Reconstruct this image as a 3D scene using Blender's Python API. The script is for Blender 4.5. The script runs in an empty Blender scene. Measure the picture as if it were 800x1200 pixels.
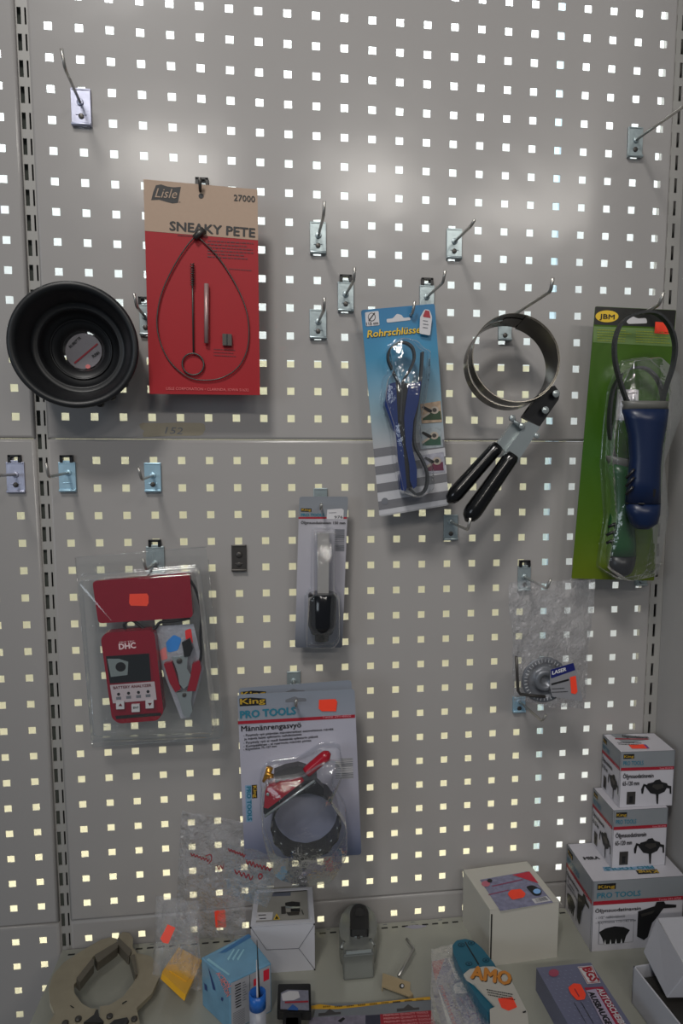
import bpy, math, random
from mathutils import Vector, Matrix
random.seed(7)
V = Vector
C = bpy.context.scene.collection
# ------------------------------------------------------------------ camera
CAM = V((0.30736, -1.03213, -0.57160))
RT = V((0.992147, -0.12504908, 0.00265487))
DN = V((-0.0108601, -0.10727154, -0.99417045))
FW = V((0.12460489, 0.9863344, -0.10778718))
FOC = 800.0; CX = 432.8; CY = 618.49
cd = bpy.data.cameras.new('camera'); cam = bpy.data.objects.new('camera', cd); C.objects.link(cam)
cd.sensor_fit = 'VERTICAL'; cd.sensor_height = 36.0; cd.sensor_width = 24.0; cd.lens = 36.0 * FOC / 1200.0
cd.shift_x = -(CX - 400) / 1200.0; cd.shift_y = (CY - 600) / 1200.0; cd.clip_start = 0.01
m = Matrix(((RT.x, -DN.x, -FW.x, CAM.x), (RT.y, -DN.y, -FW.y, CAM.y), (RT.z, -DN.z, -FW.z, CAM.z), (0, 0, 0, 1)))
cam.matrix_world = m
bpy.context.scene.camera = cam
# ------------------------------------------------------------------ light
sc = bpy.context.scene
sc.view_settings.view_transform = 'Standard'; sc.view_settings.look = 'None'
sc.view_settings.gamma = 1.0; sc.view_settings.use_curve_mapping = False; sc.view_settings.exposure = 0.0
w = bpy.data.worlds.new('world'); sc.world = w; w.use_nodes = True
w.node_tree.nodes['Background'].inputs[0].default_value = (0.80, 0.88, 1.0, 1)
w.node_tree.nodes['Background'].inputs[1].default_value = 0.11
def area(name, loc, target, sx, sy, power, col):
    l = bpy.data.lights.new(name, 'AREA'); l.shape = 'RECTANGLE'; l.size = sx; l.size_y = sy; l.energy = power; l.color = col
    o = bpy.data.objects.new(name, l); C.objects.link(o); o.location = loc
    d = V(target) - V(loc); o.rotation_euler = d.to_track_quat('-Z', 'Y').to_euler()
    return o
# rows of shop ceiling lights out in the aisle behind the camera
area('ceiling_tube_light', (-0.45, -4.0, 1.38), (0.4, 0, -0.35), 0.6, 0.09, 15, (1, 0.95, 0.88))
area('ceiling_tube_light', (0.95, -4.0, 1.30), (0.4, 0, -0.35), 0.6, 0.09, 15, (1, 0.95, 0.88))
area('ceiling_tube_light', (2.10, -4.0, 1.20), (0.4, 0, -0.35), 0.9, 0.09, 15, (1, 0.95, 0.88))
area('shop_window_light', (-3.0, -4.0, -0.1), (0.4, 0, -0.4), 1.6, 1.4, 26, (0.80, 0.9, 1))
sl = bpy.data.lights.new('added_spot_light', 'SPOT'); sl.energy = 255; sl.spot_size = math.radians(34); sl.spot_blend = 1.0; sl.shadow_soft_size = 0.3; sl.color = (1, 0.97, 0.93)
so = bpy.data.objects.new('added_spot_light', sl); C.objects.link(so); so.location = (-0.5, -2.3, 2.1); so.rotation_euler = (V((0.42, 0, -0.22)) - so.location).to_track_quat('-Z', 'Y').to_euler()  # unseen spot added to brighten the upper wall and leave the shelf darker
# unseen lights added behind the perforated panels to make the holes bright, upper cool and lower warm
area('added_rear_light', (0.4, 0.16, 0.75), (0.4, 0.62, -0.1), 2.4, 0.2, 34, (0.95, 1, 1))
area('added_rear_light', (0.4, 0.16, -1.75), (0.4, 0.62, -1.0), 2.4, 0.2, 8.5, (1, 0.96, 0.86))
# ------------------------------------------------------------------ placing helpers
def ray(x, y): return RT * ((x - CX) / FOC) + DN * ((y - CY) / FOC) + FW
def at(x, y, Y=0.0):
    d = ray(x, y); return CAM + d * ((Y - CAM.y) / d.y)
def atz(x, y, Z):
    d = ray(x, y); return CAM + d * ((Z - CAM.z) / d.z)
class Surf:
    """a flat real surface: a point on it and its outward normal"""
    def __init__(s, p, n):
        s.p = V(p); s.n = V(n).normalized()
        if s.n.dot(CAM - s.p) < 0: s.n = -s.n
    def hit(s, q, lift=0.0):
        p = s.p + s.n * lift; d = ray(*q); return CAM + d * ((p - CAM).dot(s.n) / d.dot(s.n))
def wallsurf(Y): return Surf((0, Y, 0), (0, -1, 0))
def flat(Z): return Surf((0, 0, Z), (0, 0, 1))
def tri(a, b, c): return Surf(a, (V(b) - V(a)).cross(V(c) - V(a)))
def zoom(ox, oy, s): return lambda *a: [(ox + a[i] / s, oy + a[i + 1] / s) for i in range(0, len(a), 2)] if len(a) > 2 else (ox + a[0] / s, oy + a[1] / s)
# ------------------------------------------------------------------ materials
def lin(c):
    c = c / 255.0; return c / 12.92 if c <= 0.04045 else ((c + 0.055) / 1.055) ** 2.4
MATS = {}
def albedo(rgb, k):
    c = [lin(v) / k for v in rgb]; q = max(c); return [v * min(1, 0.97 / q) for v in c] if q > 0 else c
def mat(name, rgb, rough=0.5, metal=0.0, k=0.42, bump=0.0, bs=60, vary=0.06, spec=0.5):
    """rgb as seen in the photograph, k = how much light falls there; gives the paint colour"""
    if name in MATS: return MATS[name]
    M = bpy.data.materials.new(name); M.use_nodes = True; nt = M.node_tree; b = nt.nodes['Principled BSDF']
    col = albedo(rgb, k * (1.9 if metal < 0.3 else 1.0))
    no = nt.nodes.new('ShaderNodeTexNoise'); no.inputs['Scale'].default_value = bs; no.inputs['Detail'].default_value = 3
    tc = nt.nodes.new('ShaderNodeTexCoord'); nt.links.new(tc.outputs['Object'], no.inputs['Vector'])
    rp = nt.nodes.new('ShaderNodeMapRange'); rp.inputs['To Min'].default_value = 1 - vary; rp.inputs['To Max'].default_value = 1 + vary
    nt.links.new(no.outputs['Fac'], rp.inputs['Value'])
    mx = nt.nodes.new('ShaderNodeVectorMath'); mx.operation = 'SCALE'; mx.inputs[0].default_value = col
    nt.links.new(rp.outputs['Result'], mx.inputs['Scale']); nt.links.new(mx.outputs[0], b.inputs['Base Color'])
    b.inputs['Roughness'].default_value = rough; b.inputs['Metallic'].default_value = metal; b.inputs['Specular IOR Level'].default_value = spec
    if bump:
        bm_ = nt.nodes.new('ShaderNodeBump'); bm_.inputs['Strength'].default_value = bump; bm_.inputs['Distance'].default_value = 0.002
        nt.links.new(no.outputs['Fac'], bm_.inputs['Height']); nt.links.new(bm_.outputs[0], b.inputs['Normal'])
    MATS[name] = M; return M
def ramp_mat(name, stops, p0, p1, rough=0.35, k=0.42):
    """ink that is printed as a gradient from world point p0 to p1"""
    M = bpy.data.materials.new(name); M.use_nodes = True; nt = M.node_tree; b = nt.nodes['Principled BSDF']
    g = nt.nodes.new('ShaderNodeNewGeometry'); s = nt.nodes.new('ShaderNodeVectorMath'); s.operation = 'SUBTRACT'; s.inputs[1].default_value = p0
    d = nt.nodes.new('ShaderNodeVectorMath'); d.operation = 'DOT_PRODUCT'; dv = V(p1) - V(p0); d.inputs[1].default_value = dv / dv.length_squared
    nt.links.new(g.outputs['Position'], s.inputs[0]); nt.links.new(s.outputs[0], d.inputs[0])
    r = nt.nodes.new('ShaderNodeValToRGB'); nt.links.new(d.outputs['Value'], r.inputs[0])
    el = r.color_ramp.elements
    while len(el) < len(stops): el.new(0.5)
    for e, (t, c) in zip(el, stops): e.position = t; e.color = albedo(c, k * 1.9) + [1]
    nt.links.new(r.outputs[0], b.inputs['Base Color']); b.inputs['Roughness'].default_value = rough
    return M
def clear_mat(name, opac, rough=0.12, tint=(0.9, 0.92, 0.95), haze=0.04, bump=0.5, bs=45):
    M = bpy.data.materials.new(name); M.use_nodes = True; nt = M.node_tree; nt.nodes.clear(); N = nt.nodes.new; L = nt.links.new
    out = N('ShaderNodeOutputMaterial'); tr = N('ShaderNodeBsdfTransparent'); tr.inputs[0].default_value = (*tint, 1)
    gl = N('ShaderNodeBsdfGlossy'); gl.inputs['Roughness'].default_value = rough; gl.inputs[0].default_value = (1, 1, 1, 1)
    df = N('ShaderNodeBsdfDiffuse'); df.inputs[0].default_value = (0.85, 0.86, 0.88, 1)
    fr = N('ShaderNodeLayerWeight'); fr.inputs[0].default_value = 0.25
    no = N('ShaderNodeTexNoise'); no.inputs['Scale'].default_value = bs; no.inputs['Detail'].default_value = 4; no.inputs['Roughness'].default_value = 0.65
    tc = N('ShaderNodeTexCoord'); L(tc.outputs['Object'], no.inputs['Vector'])
    bp = N('ShaderNodeBump'); bp.inputs['Strength'].default_value = bump; bp.inputs['Distance'].default_value = 0.01; L(no.outputs['Fac'], bp.inputs['Height'])
    L(bp.outputs[0], gl.inputs['Normal']); L(bp.outputs[0], fr.inputs['Normal'])
    mr = N('ShaderNodeMapRange'); mr.inputs['To Min'].default_value = opac; mr.inputs['To Max'].default_value = min(1, opac + 0.5); L(fr.outputs['Fresnel'], mr.inputs['Value'])
    m1 = N('ShaderNodeMixShader'); L(mr.outputs['Result'], m1.inputs[0]); L(tr.outputs[0], m1.inputs[1]); L(gl.outputs[0], m1.inputs[2])
    m2 = N('ShaderNodeMixShader'); m2.inputs[0].default_value = haze; L(m1.outputs[0], m2.inputs[1]); L(df.outputs[0], m2.inputs[2]); L(m2.outputs[0], out.inputs[0])
    MATS[name] = M; return M
PANEL = mat('panel_paint', (150, 147, 145), 0.20, k=0.47, vary=0.015, bs=3.5, spec=0.4, bump=0.2); PANEL.node_tree.nodes['Bump'].inputs['Distance'].default_value = 0.012
PANEL_L = mat('upright_paint', (146, 144, 140), 0.4, k=0.47, vary=0.02, bs=8)
SHELF = mat('shelf_paint', (150, 150, 140), 0.22, k=0.47, vary=0.03, bs=10)
SIDE = mat('side_panel_paint', (158, 156, 154), 0.5, k=0.47, vary=0.02, bs=5)
BLACK = mat('black_plastic', (18, 18, 20), 0.35)
RUBBER = mat('black_rubber', (19, 20, 22), 0.42, bump=0.1)
STRAP = mat('black_webbing', (34, 36, 38), 0.6, bump=0.4, bs=300)
GRIP = mat('black_dipped_grip', (10, 10, 11), 0.18)
ZINC = mat('zinc_plate', (112, 121, 123), 0.32, 0.6, k=0.42, bump=0.15, bs=120, vary=0.15)
ZINCB = mat('blue_zinc_plate', (116, 140, 152), 0.35, 0.55, k=0.42, bump=0.15, bs=120, vary=0.12)
ZINCV = mat('violet_zinc_plate', (122, 124, 138), 0.35, 0.55, k=0.42, bump=0.15, bs=120, vary=0.12)
WIRE = mat('hook_wire', (120, 118, 114), 0.3, 0.8, k=0.42)
CHROME = mat('chrome', (126, 132, 132), 0.2, 0.6, k=0.5)
BSTEEL = mat('burnished_steel_band', (52, 50, 46), 0.22, 0.9, k=0.42)
DKSTEEL = mat('dark_steel', (54, 52, 50), 0.4, 0.7)
INK = mat('black_ink', (20, 20, 22), 0.5, vary=0)
WHITE = mat('white_ink', (190, 190, 192), 0.5, vary=0)
GREYINK = mat('grey_ink', (96, 98, 104), 0.5, vary=0)
TEALINK = mat('teal_ink', (40, 105, 125), 0.45, vary=0)
REDINK = mat('red_ink', (140, 28, 42), 0.4, vary=0)
DRED = mat('dark_red_ink', (86, 18, 26), 0.5, vary=0)
GOLD = mat('gold_ink', (160, 130, 40), 0.45, vary=0)
YEL = mat('yellow_ink', (200, 165, 40), 0.45, vary=0)
ORANGE = mat('orange_price_sticker', (236, 66, 40), 0.5, k=0.47, vary=0.03)
CARDTAN = mat('tan_cardboard', (150, 128, 110), 0.6, bs=200, vary=0.04)
CARDRED = mat('red_cardboard', (138, 20, 28), 0.5, spec=.3, bs=40, vary=0.05)
CARDEDGE = mat('grey_card_edge', (150, 150, 155), 0.6)
WPAPER = mat('white_paper', (180, 178, 180), 0.55, vary=0.02)
WCARTON = mat('white_carton', (170, 167, 158), 0.5, k=0.42, vary=0.02, bs=20)
WCARTON2 = mat('bright_white_carton', (172, 172, 178), 0.5, k=0.42, vary=0.02, bs=20)
BAG = clear_mat('thin_bag_plastic', 0.05, 0.16, (0.96, 0.96, 0.97), 0.035, 1.0, 60)
BAG2 = clear_mat('tight_film', 0.03, 0.12, (0.98, 0.98, 0.98), 0.008, 0.6, 60)
BLISTER = clear_mat('clear_blister', 0.045, 0.07, (0.96, 0.97, 0.98), 0.02, 0.25, 25)
CASE = clear_mat('clear_case', 0.04, 0.06, (0.97, 0.98, 0.98), 0.012, 0.09, 18)
# ------------------------------------------------------------------ mesh builder (world coordinates)
FONTC = {}
def font_geo(s, bold=0.0, shear=0.0):
    key = (s, bold, shear)
    if key in FONTC: return FONTC[key]
    cu = bpy.data.curves.new('t', 'FONT'); cu.body = s; cu.offset = bold; cu.shear = shear; cu.resolution_u = 2; cu.fill_mode = 'BOTH'
    o = bpy.data.objects.new('t', cu); C.objects.link(o)
    me = bpy.data.meshes.new_from_object(o)
    vs = [v.co.copy() for v in me.vertices]; fs = [tuple(p.vertices) for p in me.polygons]
    bpy.data.objects.remove(o); bpy.data.curves.remove(cu); bpy.data.meshes.remove(me)
    FONTC[key] = (vs, fs); return vs, fs
def embolden(vs, fs, b):
    if b < .008: return vs, fs
    V2 = []; F2_ = []
    for i, (dx, dy) in enumerate(((-b, 0), (b, 0), (0, b * .7), (0, -b * .7))):
        F2_ += [tuple(q + len(V2) for q in f) for f in fs]; V2 += [V((v.x + dx, v.y + dy, i * 5e-5)) for v in vs]
    return V2, F2_
class MB:
    def __init__(s): s.v = []; s.f = []; s.m = []; s.mats = []; s.sm = []
    def mi(s, M):
        if M not in s.mats: s.mats.append(M)
        return s.mats.index(M)
    def add(s, vs, fs, M, smooth=False):
        b = len(s.v); s.v += [V(v) for v in vs]; i = s.mi(M)
        for f in fs: s.f.append([b + q for q in f]); s.m.append(i); s.sm.append(smooth)
        return s
    def prism(s, pts, off, M, side=None):
        """closed polygon pushed along off"""
        n = len(pts); vs = [V(p) for p in pts] + [V(p) + V(off) for p in pts]
        s.add(vs, [list(range(n)), list(range(2 * n - 1, n - 1, -1))], M)
        s.add(vs, [[i, n + i, n + (i + 1) % n, (i + 1) % n] for i in range(n)], side or M); return s
    def box(s, c, d, M, R=None):
        R = R or Matrix.Identity(3); c = V(c); h = V(d) / 2
        vs = [c + R @ V((h.x * a, h.y * b, h.z * e)) for a in (-1, 1) for b in (-1, 1) for e in (-1, 1)]
        return s.add(vs, [[0, 1, 3, 2], [4, 6, 7, 5], [0, 4, 5, 1], [2, 3, 7, 6], [0, 2, 6, 4], [1, 5, 7, 3]], M)
    def tube(s, path, r, M, seg=10, closed=False, flat_=None, up=None):
        """round tube; r number or list; flat_=(w,t) gives a flat strap"""
        P = [V(p) for p in path]; n = len(P); rs = r if isinstance(r, (list, tuple)) else [r] * n
        T = []
        for i in range(n):
            a = P[(i - 1) % n] if (closed or i > 0) else P[i]; b = P[(i + 1) % n] if (closed or i < n - 1) else P[i]
            T.append((b - a).normalized())
        u = V(up) if up else (V((0, 1, 0)) if abs(T[0].y) < 0.9 else V((0, 0, 1)))
        vs = []
        for i in range(n):
            x = u - T[i] * u.dot(T[i])
            if x.length < 1e-6: x = T[i].orthogonal()
            x.normalize(); y = T[i].cross(x)
            if not up: u = x
            if flat_:
                a, b = flat_[0] / 2, flat_[1] / 2
                vs += [P[i] + x * a + y * b, P[i] - x * a + y * b, P[i] - x * a - y * b, P[i] + x * a - y * b]
            else:
                for k in range(seg):
                    t = 2 * math.pi * k / seg; vs.append(P[i] + (x * math.cos(t) + y * math.sin(t)) * rs[i])
        g = 4 if flat_ else seg; fs = []
        for i in range(n if closed else n - 1):
            j = (i + 1) % n
            for k in range(g): fs.append([i * g + k, i * g + (k + 1) % g, j * g + (k + 1) % g, j * g + k])
        if not closed: fs += [list(range(g))[::-1], [(n - 1) * g + k for k in range(g)]]
        return s.add(vs, fs, M, not flat_)
    def lathe(s, prof, base, axis, M, seg=48, cap=False, axis2=None):
        """prof: (distance along axis, radius)"""
        ax = V(axis).normalized(); x = ax.orthogonal().normalized(); y = ax.cross(x); vs = []
        for t, r in prof:
            for k in range(seg):
                a = 2 * math.pi * k / seg; vs.append(V(base) + V(axis) * 0 + ax * t + (x * math.cos(a) + y * math.sin(a)) * r)
        fs = [[i * seg + k, i * seg + (k + 1) % seg, (i + 1) * seg + (k + 1) % seg, (i + 1) * seg + k] for i in range(len(prof) - 1) for k in range(seg)]
        if cap: fs += [list(range(seg))[::-1], [(len(prof) - 1) * seg + k for k in range(seg)]]
        return s.add(vs, fs, M, True)
    def disc(s, c, n, r, th, M, seg=20):
        return s.lathe([(0, r), (th * .8, r), (th, r * .85)], c, n, M, seg, True)
    # --- things laid on a surface, given where the photo shows them
    def slab(s, S, q, th, M, lift=0.0, side=None, rnd=0):
        if rnd: q = roundpoly(q, rnd)
        return s.prism([S.hit(p, lift) for p in q], -S.n * th, M, side)
    def patch(s, S, q, M, k=1, rnd=0):
        if rnd: q = roundpoly(q, rnd)
        vs = [S.hit(p, 0.0003 * k) for p in q]; return s.add(vs, [list(range(len(vs)))], M)
    def ell(s, S, c, rx, ry, M, k=1, n=20):
        return s.patch(S, [(c[0] + rx * math.cos(i * 2 * math.pi / n), c[1] + ry * math.sin(i * 2 * math.pi / n)) for i in range(n)], M, k)
    def text(s, S, st, L, R, h, M, bold=0.0, k=3, shear=0.0):
        vs, fs = font_geo(st, 0, shear)
        if not vs: return s
        vs, fs = embolden(vs, fs, min(bold, .04) * 1.3)
        x0 = min(v.x for v in vs); x1 = max(v.x for v in vs); H = 0.70
        a = S.hit(L, 0.0003 * k); b = S.hit(R, 0.0003 * k); xd = b - a; W = xd.length; xd.normalize()
        dx, dy = R[0] - L[0], R[1] - L[1]; l = math.hypot(dx, dy)
        c = S.hit((L[0] + dy / l * h, L[1] - dx / l * h), 0.0003 * k); yd = S.n.cross(xd); yd = yd * (1 if yd.dot(c - a) > 0 else -1)
        hh = abs((c - a).dot(yd)); sx = W / (x1 - x0); sy = hh / H
        return s.add([a + xd * ((v.x - x0) * sx) + yd * (v.y * sy) + S.n * v.z for v in vs], fs, M)
    def lines(s, S, L, R, n, step, h, M, k=2, jit=0.25):
        """rows of unreadably small print: broken dashes"""
        rd = random.Random(int(L[0] * 7 + L[1] * 13))
        for i in range(n):
            t = 0.0; e = 1 - rd.random() * jit
            while t < e:
                wd = 0.02 + rd.random() * 0.07; t2 = min(e, t + wd)
                p = lambda tt, o: (L[0] + (R[0] - L[0]) * tt + step[0] * i, L[1] + (R[1] - L[1]) * tt + step[1] * i + o)
                s.patch(S, [p(t, 0), p(t2, 0), p(t2, h), p(t, h)], M, k); t = t2 + 0.018
        return s
    def barcode(s, S, q, M, bg=None, k=2, n=14, horiz=False):
        a, b, c, d = [V((*p, 0)) for p in q]; rd = random.Random(int(a.x))
        if bg: s.patch(S, q, bg, k)
        for i in range(n):
            t = (i + .2) / n; t2 = t + (0.25 + rd.random() * .5) / n
            if horiz: P = [a.lerp(d, t), b.lerp(c, t), b.lerp(c, t2), a.lerp(d, t2)]
            else: P = [a.lerp(b, t), a.lerp(b, t2), d.lerp(c, t2), d.lerp(c, t)]
            s.patch(S, [(p.x, p.y) for p in P], M, k + 1)
        return s
    def build(s, name, parent=None, loc=None, bevel=0, mods=None):
        o0 = V((0, 0, 0))
        if parent is not None: o0 = V(parent['_o'])
        elif loc is not None: o0 = V(loc)
        me = bpy.data.meshes.new(name); me.from_pydata([v - o0 for v in s.v], [], s.f); me.update()
        for M in s.mats: me.materials.append(M)
        me.polygons.foreach_set('material_index', s.m); me.polygons.foreach_set('use_smooth', s.sm)
        o = bpy.data.objects.new(name, me); C.objects.link(o); ROOT[o.name] = tuple(o0)
        if parent is not None: o.parent = parent
        elif loc is not None: o.location = o0
        o['_o'] = tuple(o0)
        if bevel:
            b = o.modifiers.new('b', 'BEVEL'); b.width = bevel; b.segments = 2; b.limit_method = 'ANGLE'; b.angle_limit = 0.6
        return o
ROOT = {}
def roundpoly(q, r, n=4):
    out = []; N = len(q)
    for i in range(N):
        p = V((*q[i], 0)); a = (V((*q[i - 1], 0)) - p); b = (V((*q[(i + 1) % N], 0)) - p)
        ra = min(r, a.length * .45, b.length * .45); A = p + a.normalized() * ra; B = p + b.normalized() * ra
        for k in range(n + 1):
            t = k / n; x = A.lerp(p, t).lerp(p.lerp(B, t), t); out.append((x.x, x.y))
    return out
def thing(name, label, cat, loc, group=None):
    o = bpy.data.objects.new(name, None); C.objects.link(o); o.location = loc; o['_o'] = tuple(loc); o.empty_display_size = 0.01
    o['label'] = label; o['category'] = cat
    if group: o['group'] = group
    return o
def tag(o, label, cat, group=None):
    o['label'] = label; o['category'] = cat
    if group: o['group'] = group
    return o
def struct(o): o['kind'] = 'structure'; return o
def smoothpath(pts, n=6, closed=False):
    P = [V(p) for p in pts]; N = len(P); out = []
    rng = N if closed else N - 1
    for i in range(rng):
        g = (lambda j: P[j % N]) if closed else (lambda j: P[max(0, min(N - 1, j))])
        a, b, c, d = g(i - 1), g(i), g(i + 1), g(i + 2)
        for k in range(n):
            t = k / n
            out.append(0.5 * ((2 * b) + (c - a) * t + (2 * a - 5 * b + 4 * c - d) * t * t + (3 * b - a - 3 * c + d) * t ** 3))
    if not closed: out.append(P[-1])
    return out
# ------------------------------------------------------------------ the setting
PT = 0.04; SEAM1 = -0.5513; SEAM2 = -1.2912; SHZ = -1.335
HW = 0.0053
def perforated(name, x0, x1, z0, z1, cols, rows, y=0.0, M=PANEL, edge=0.004):
    """steel sheet with real square holes, its rim folded back"""
    xs = [x0 + edge]; 
    for c in cols: xs += [c - HW, c + HW]
    xs.append(x1 - edge); zs = [z0 + edge]
    for r in rows: zs += [r - HW, r + HW]
    zs.append(z1 - edge)
    mb = MB(); nx = len(xs); vs = [(x, y, z) for z in zs for x in xs]; fs = []
    for j in range(len(zs) - 1):
        for i in range(nx - 1):
            if i % 2 == 1 and j % 2 == 1: continue
            fs.append([j * nx + i, j * nx + i + 1, (j + 1) * nx + i + 1, (j + 1) * nx + i])
    mb.add(vs, fs, M)
    # walls of the holes (sheet thickness)
    T = 0.0012
    for j in range(1, len(zs) - 1, 2):
        for i in range(1, nx - 1, 2):
            a, b, c, d = (xs[i], y, zs[j]), (xs[i + 1], y, zs[j]), (xs[i + 1], y, zs[j + 1]), (xs[i], y, zs[j + 1])
            q = [V(p) for p in (a, b, c, d)]; q2 = [p + V((0, T, 0)) for p in q]
            mb.add(q + q2, [[k, (k + 1) % 4, 4 + (k + 1) % 4, 4 + k] for k in range(4)], M)
    # folded rim
    ring = [[(xs[0], y, zs[0]), (xs[-1], y, zs[0]), (xs[-1], y, zs[-1]), (xs[0], y, zs[-1])]]
    e = edge
    for f, d in ((0.35, 0.0006), (0.75, 0.002), (1.0, 0.004), (1.0, 0.014)):
        g = e * f; ring.append([(xs[0] - g, y + d, zs[0] - g), (xs[-1] + g, y + d, zs[0] - g), (xs[-1] + g, y + d, zs[-1] + g), (xs[0] - g, y + d, zs[-1] + g)])
    vs = [p for r in ring for p in r]
    mb.add(vs, [[i * 4 + k, i * 4 + (k + 1) % 4, (i + 1) * 4 + (k + 1) % 4, (i + 1) * 4 + k] for i in range(len(ring) - 1) for k in range(4)], M, True)
    return struct(mb.build(name))
cols = [i * PT for i in range(23)]
rowsA = [-(13 - i) * PT for i in range(24)]
rowsB = [-(13 * PT + 0.06226) - (17 - i) * PT for i in range(18)]
zC = -(13 * PT + 0.06226) - 17 * PT - 0.0588
G = 0.0004
perforated('wall_upper', -0.0265, 0.9015, SEAM1 + G, 0.45, cols, rowsA)
perforated('wall_middle', -0.0265, 0.9015, SEAM2 + G, SEAM1 - G, cols, rowsB)
perforated('wall_lower', -0.0265, 0.9015, -1.50, SEAM2 - G, cols, [zC - PT * 3, zC - PT * 2, zC - PT, zC])
colsL = [-0.0735 - PT * i for i in range(7)][::-1]
LX = -0.0425; LY = -0.002
def lrow(px, py): return at(px, py, LY)
lz = at(39.2, 886.2, LY); lx = lz.x
colsL = [lx - PT * i for i in range(7)][::-1]
perforated('wall_left_upper', colsL[0] - 0.03, LX, SEAM1 + G, 0.45, colsL, [at(17.2, 488.2, LY).z + PT * i for i in range(23)], LY)
perforated('wall_left_middle', colsL[0] - 0.03, LX, SEAM2 + G, SEAM1 - G, colsL, [lz.z + PT * i for i in range(-6, 12)], LY)
perforated('wall_left_lower', colsL[0] - 0.03, LX, -1.53, SEAM2 - G, colsL, [at(50, 1102, LY).z - PT * i for i in range(5)][::-1], LY)
def upright(name, x0, x1, slots, z0=-1.52, z1=0.47, y=0.0045, pitch=0.0334, h=0.0215, ph=0.0, bright=None):
    """slotted steel upright: front face with real slots, sides going back"""
    xs = [x0]
    for a, b in slots: xs += [a, b]
    xs.append(x1); n = int((z1 - z0) / pitch) - 1; zs = [z0]; 
    for i in range(n):
        c = z0 + 0.02 + i * pitch + ph; zs += [c - h / 2, c + h / 2]
    zs.append(z1); nx = len(xs); mb = MB()
    vs = [(x, y, z) for z in zs for x in xs] + [(x, y + 0.0018, z) for z in zs for x in xs]; K = nx * len(zs); fs = []
    for j in range(len(zs) - 1):
        for i in range(nx - 1):
            q = [j * nx + i, j * nx + i + 1, (j + 1) * nx + i + 1, (j + 1) * nx + i]
            if i % 2 == 1 and j % 2 == 1:
                for k in range(4): fs.append([q[k], q[(k + 1) % 4], K + q[(k + 1) % 4], K + q[k]])
                continue
            fs.append(q); fs.append([K + t for t in q][::-1])
    mb.add(vs, fs, PANEL_L)
    for x in (x0, x1): mb.box((x, y + 0.016, (z0 + z1) / 2), (0.0016, 0.03, z1 - z0), PANEL_L)
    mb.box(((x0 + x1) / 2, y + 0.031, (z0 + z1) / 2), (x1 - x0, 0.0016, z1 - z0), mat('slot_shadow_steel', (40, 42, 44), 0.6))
    if bright: mb.box(((bright[0] + bright[1]) / 2, y + 0.012, (z0 + z1) / 2), (bright[1] - bright[0], 0.0016, z1 - z0), mat('slot_backlight_paint', (118, 124, 118), 0.5))  # added pale strip; its colour stands for light seen through the slots
    return struct(mb.build(name))
zr = at(792.8, 191, 0.0045).z; zl = at(27.5, 18.5, 0.0045).z
def phase(z): return (z + 1.52 - 0.02) % 0.0334
upright('trim_1', -0.0455, -0.0262, [(-0.0405, -0.0352), (-0.0308, -0.0284)], bright=(-0.0445, -0.0362), ph=phase(zl))
upright('trim_2', 0.9010, 0.9245, [(0.9022, 0.9028), (0.9105, 0.9150)], ph=phase(zr))
mb = MB(); mb.box((0.930, -0.16, -0.515), (0.010, 0.37, 2.17), SIDE); struct(mb.build('wall_right', bevel=0.001))
# second leaf behind the panels, painted white above and cream below
BW = mat('rear_wall_white', (245, 250, 250), 0.7, k=.53, vary=0.01, bs=4); BC = mat('rear_wall_cream', (236, 230, 196), 0.7, k=.53, vary=0.02, bs=4)
BB = mat('rear_post_blue', (205, 228, 240), 0.6, k=.53, vary=0.02)
def rear(x0, x1, z0, z1, M, mb, y=0.5): mb.box(((x0 + x1) / 2, y + .01, (z0 + z1) / 2), (x1 - x0, 0.02, z1 - z0), M)
zt = at(60, 418, 0.5).z; xr = at(660, 600, 0.5).x
mb = MB(); rear(-1.2, xr, zt, 1.0, BW, mb); rear(xr, 2.2, -2.4, 1.0, BW, mb); rear(-1.2, xr, -2.4, zt, BC, mb); struct(mb.build('wall_back'))
mb = MB(); a = at(645, 600, 0.47).x; mb.box((a, 0.475, -0.7), (0.022, 0.03, 3.4), BB); mb.box((a - 0.005, 0.457, -0.7), (0.004, 0.004, 3.4), mat('rear_post_groove', (120, 140, 155), 0.5, k=.53)); struct(mb.build('trim_3', bevel=0.003))
# shelf with folded back lip and two rows of short slots
mb = MB()
mb.box((0.445, -0.247, SHZ - 0.012), (0.968, 0.49, 0.024), SHELF)
sh = mb.build('shelf_board', None, (0.445, -0.247, SHZ), bevel=0.001)
tag(sh, 'wide off-white steel shelf the boxes and loose tools stand on', 'shelf')
mb = MB(); S0 = flat(SHZ)
x = -0.022
while x < 0.9:
    mb.box((x, -0.0145, SHZ + 0.0002), (0.010, 0.0028, 0.0004), BLACK); x += 0.0167 if random.random() > .02 else 0.02
for i in range(20): mb.box((0.004 + i * 0.046, -0.0065, SHZ + 0.0002), (0.006, 0.0012, 0.0004), GREYINK)
mb.build('slot_row', sh)
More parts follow.
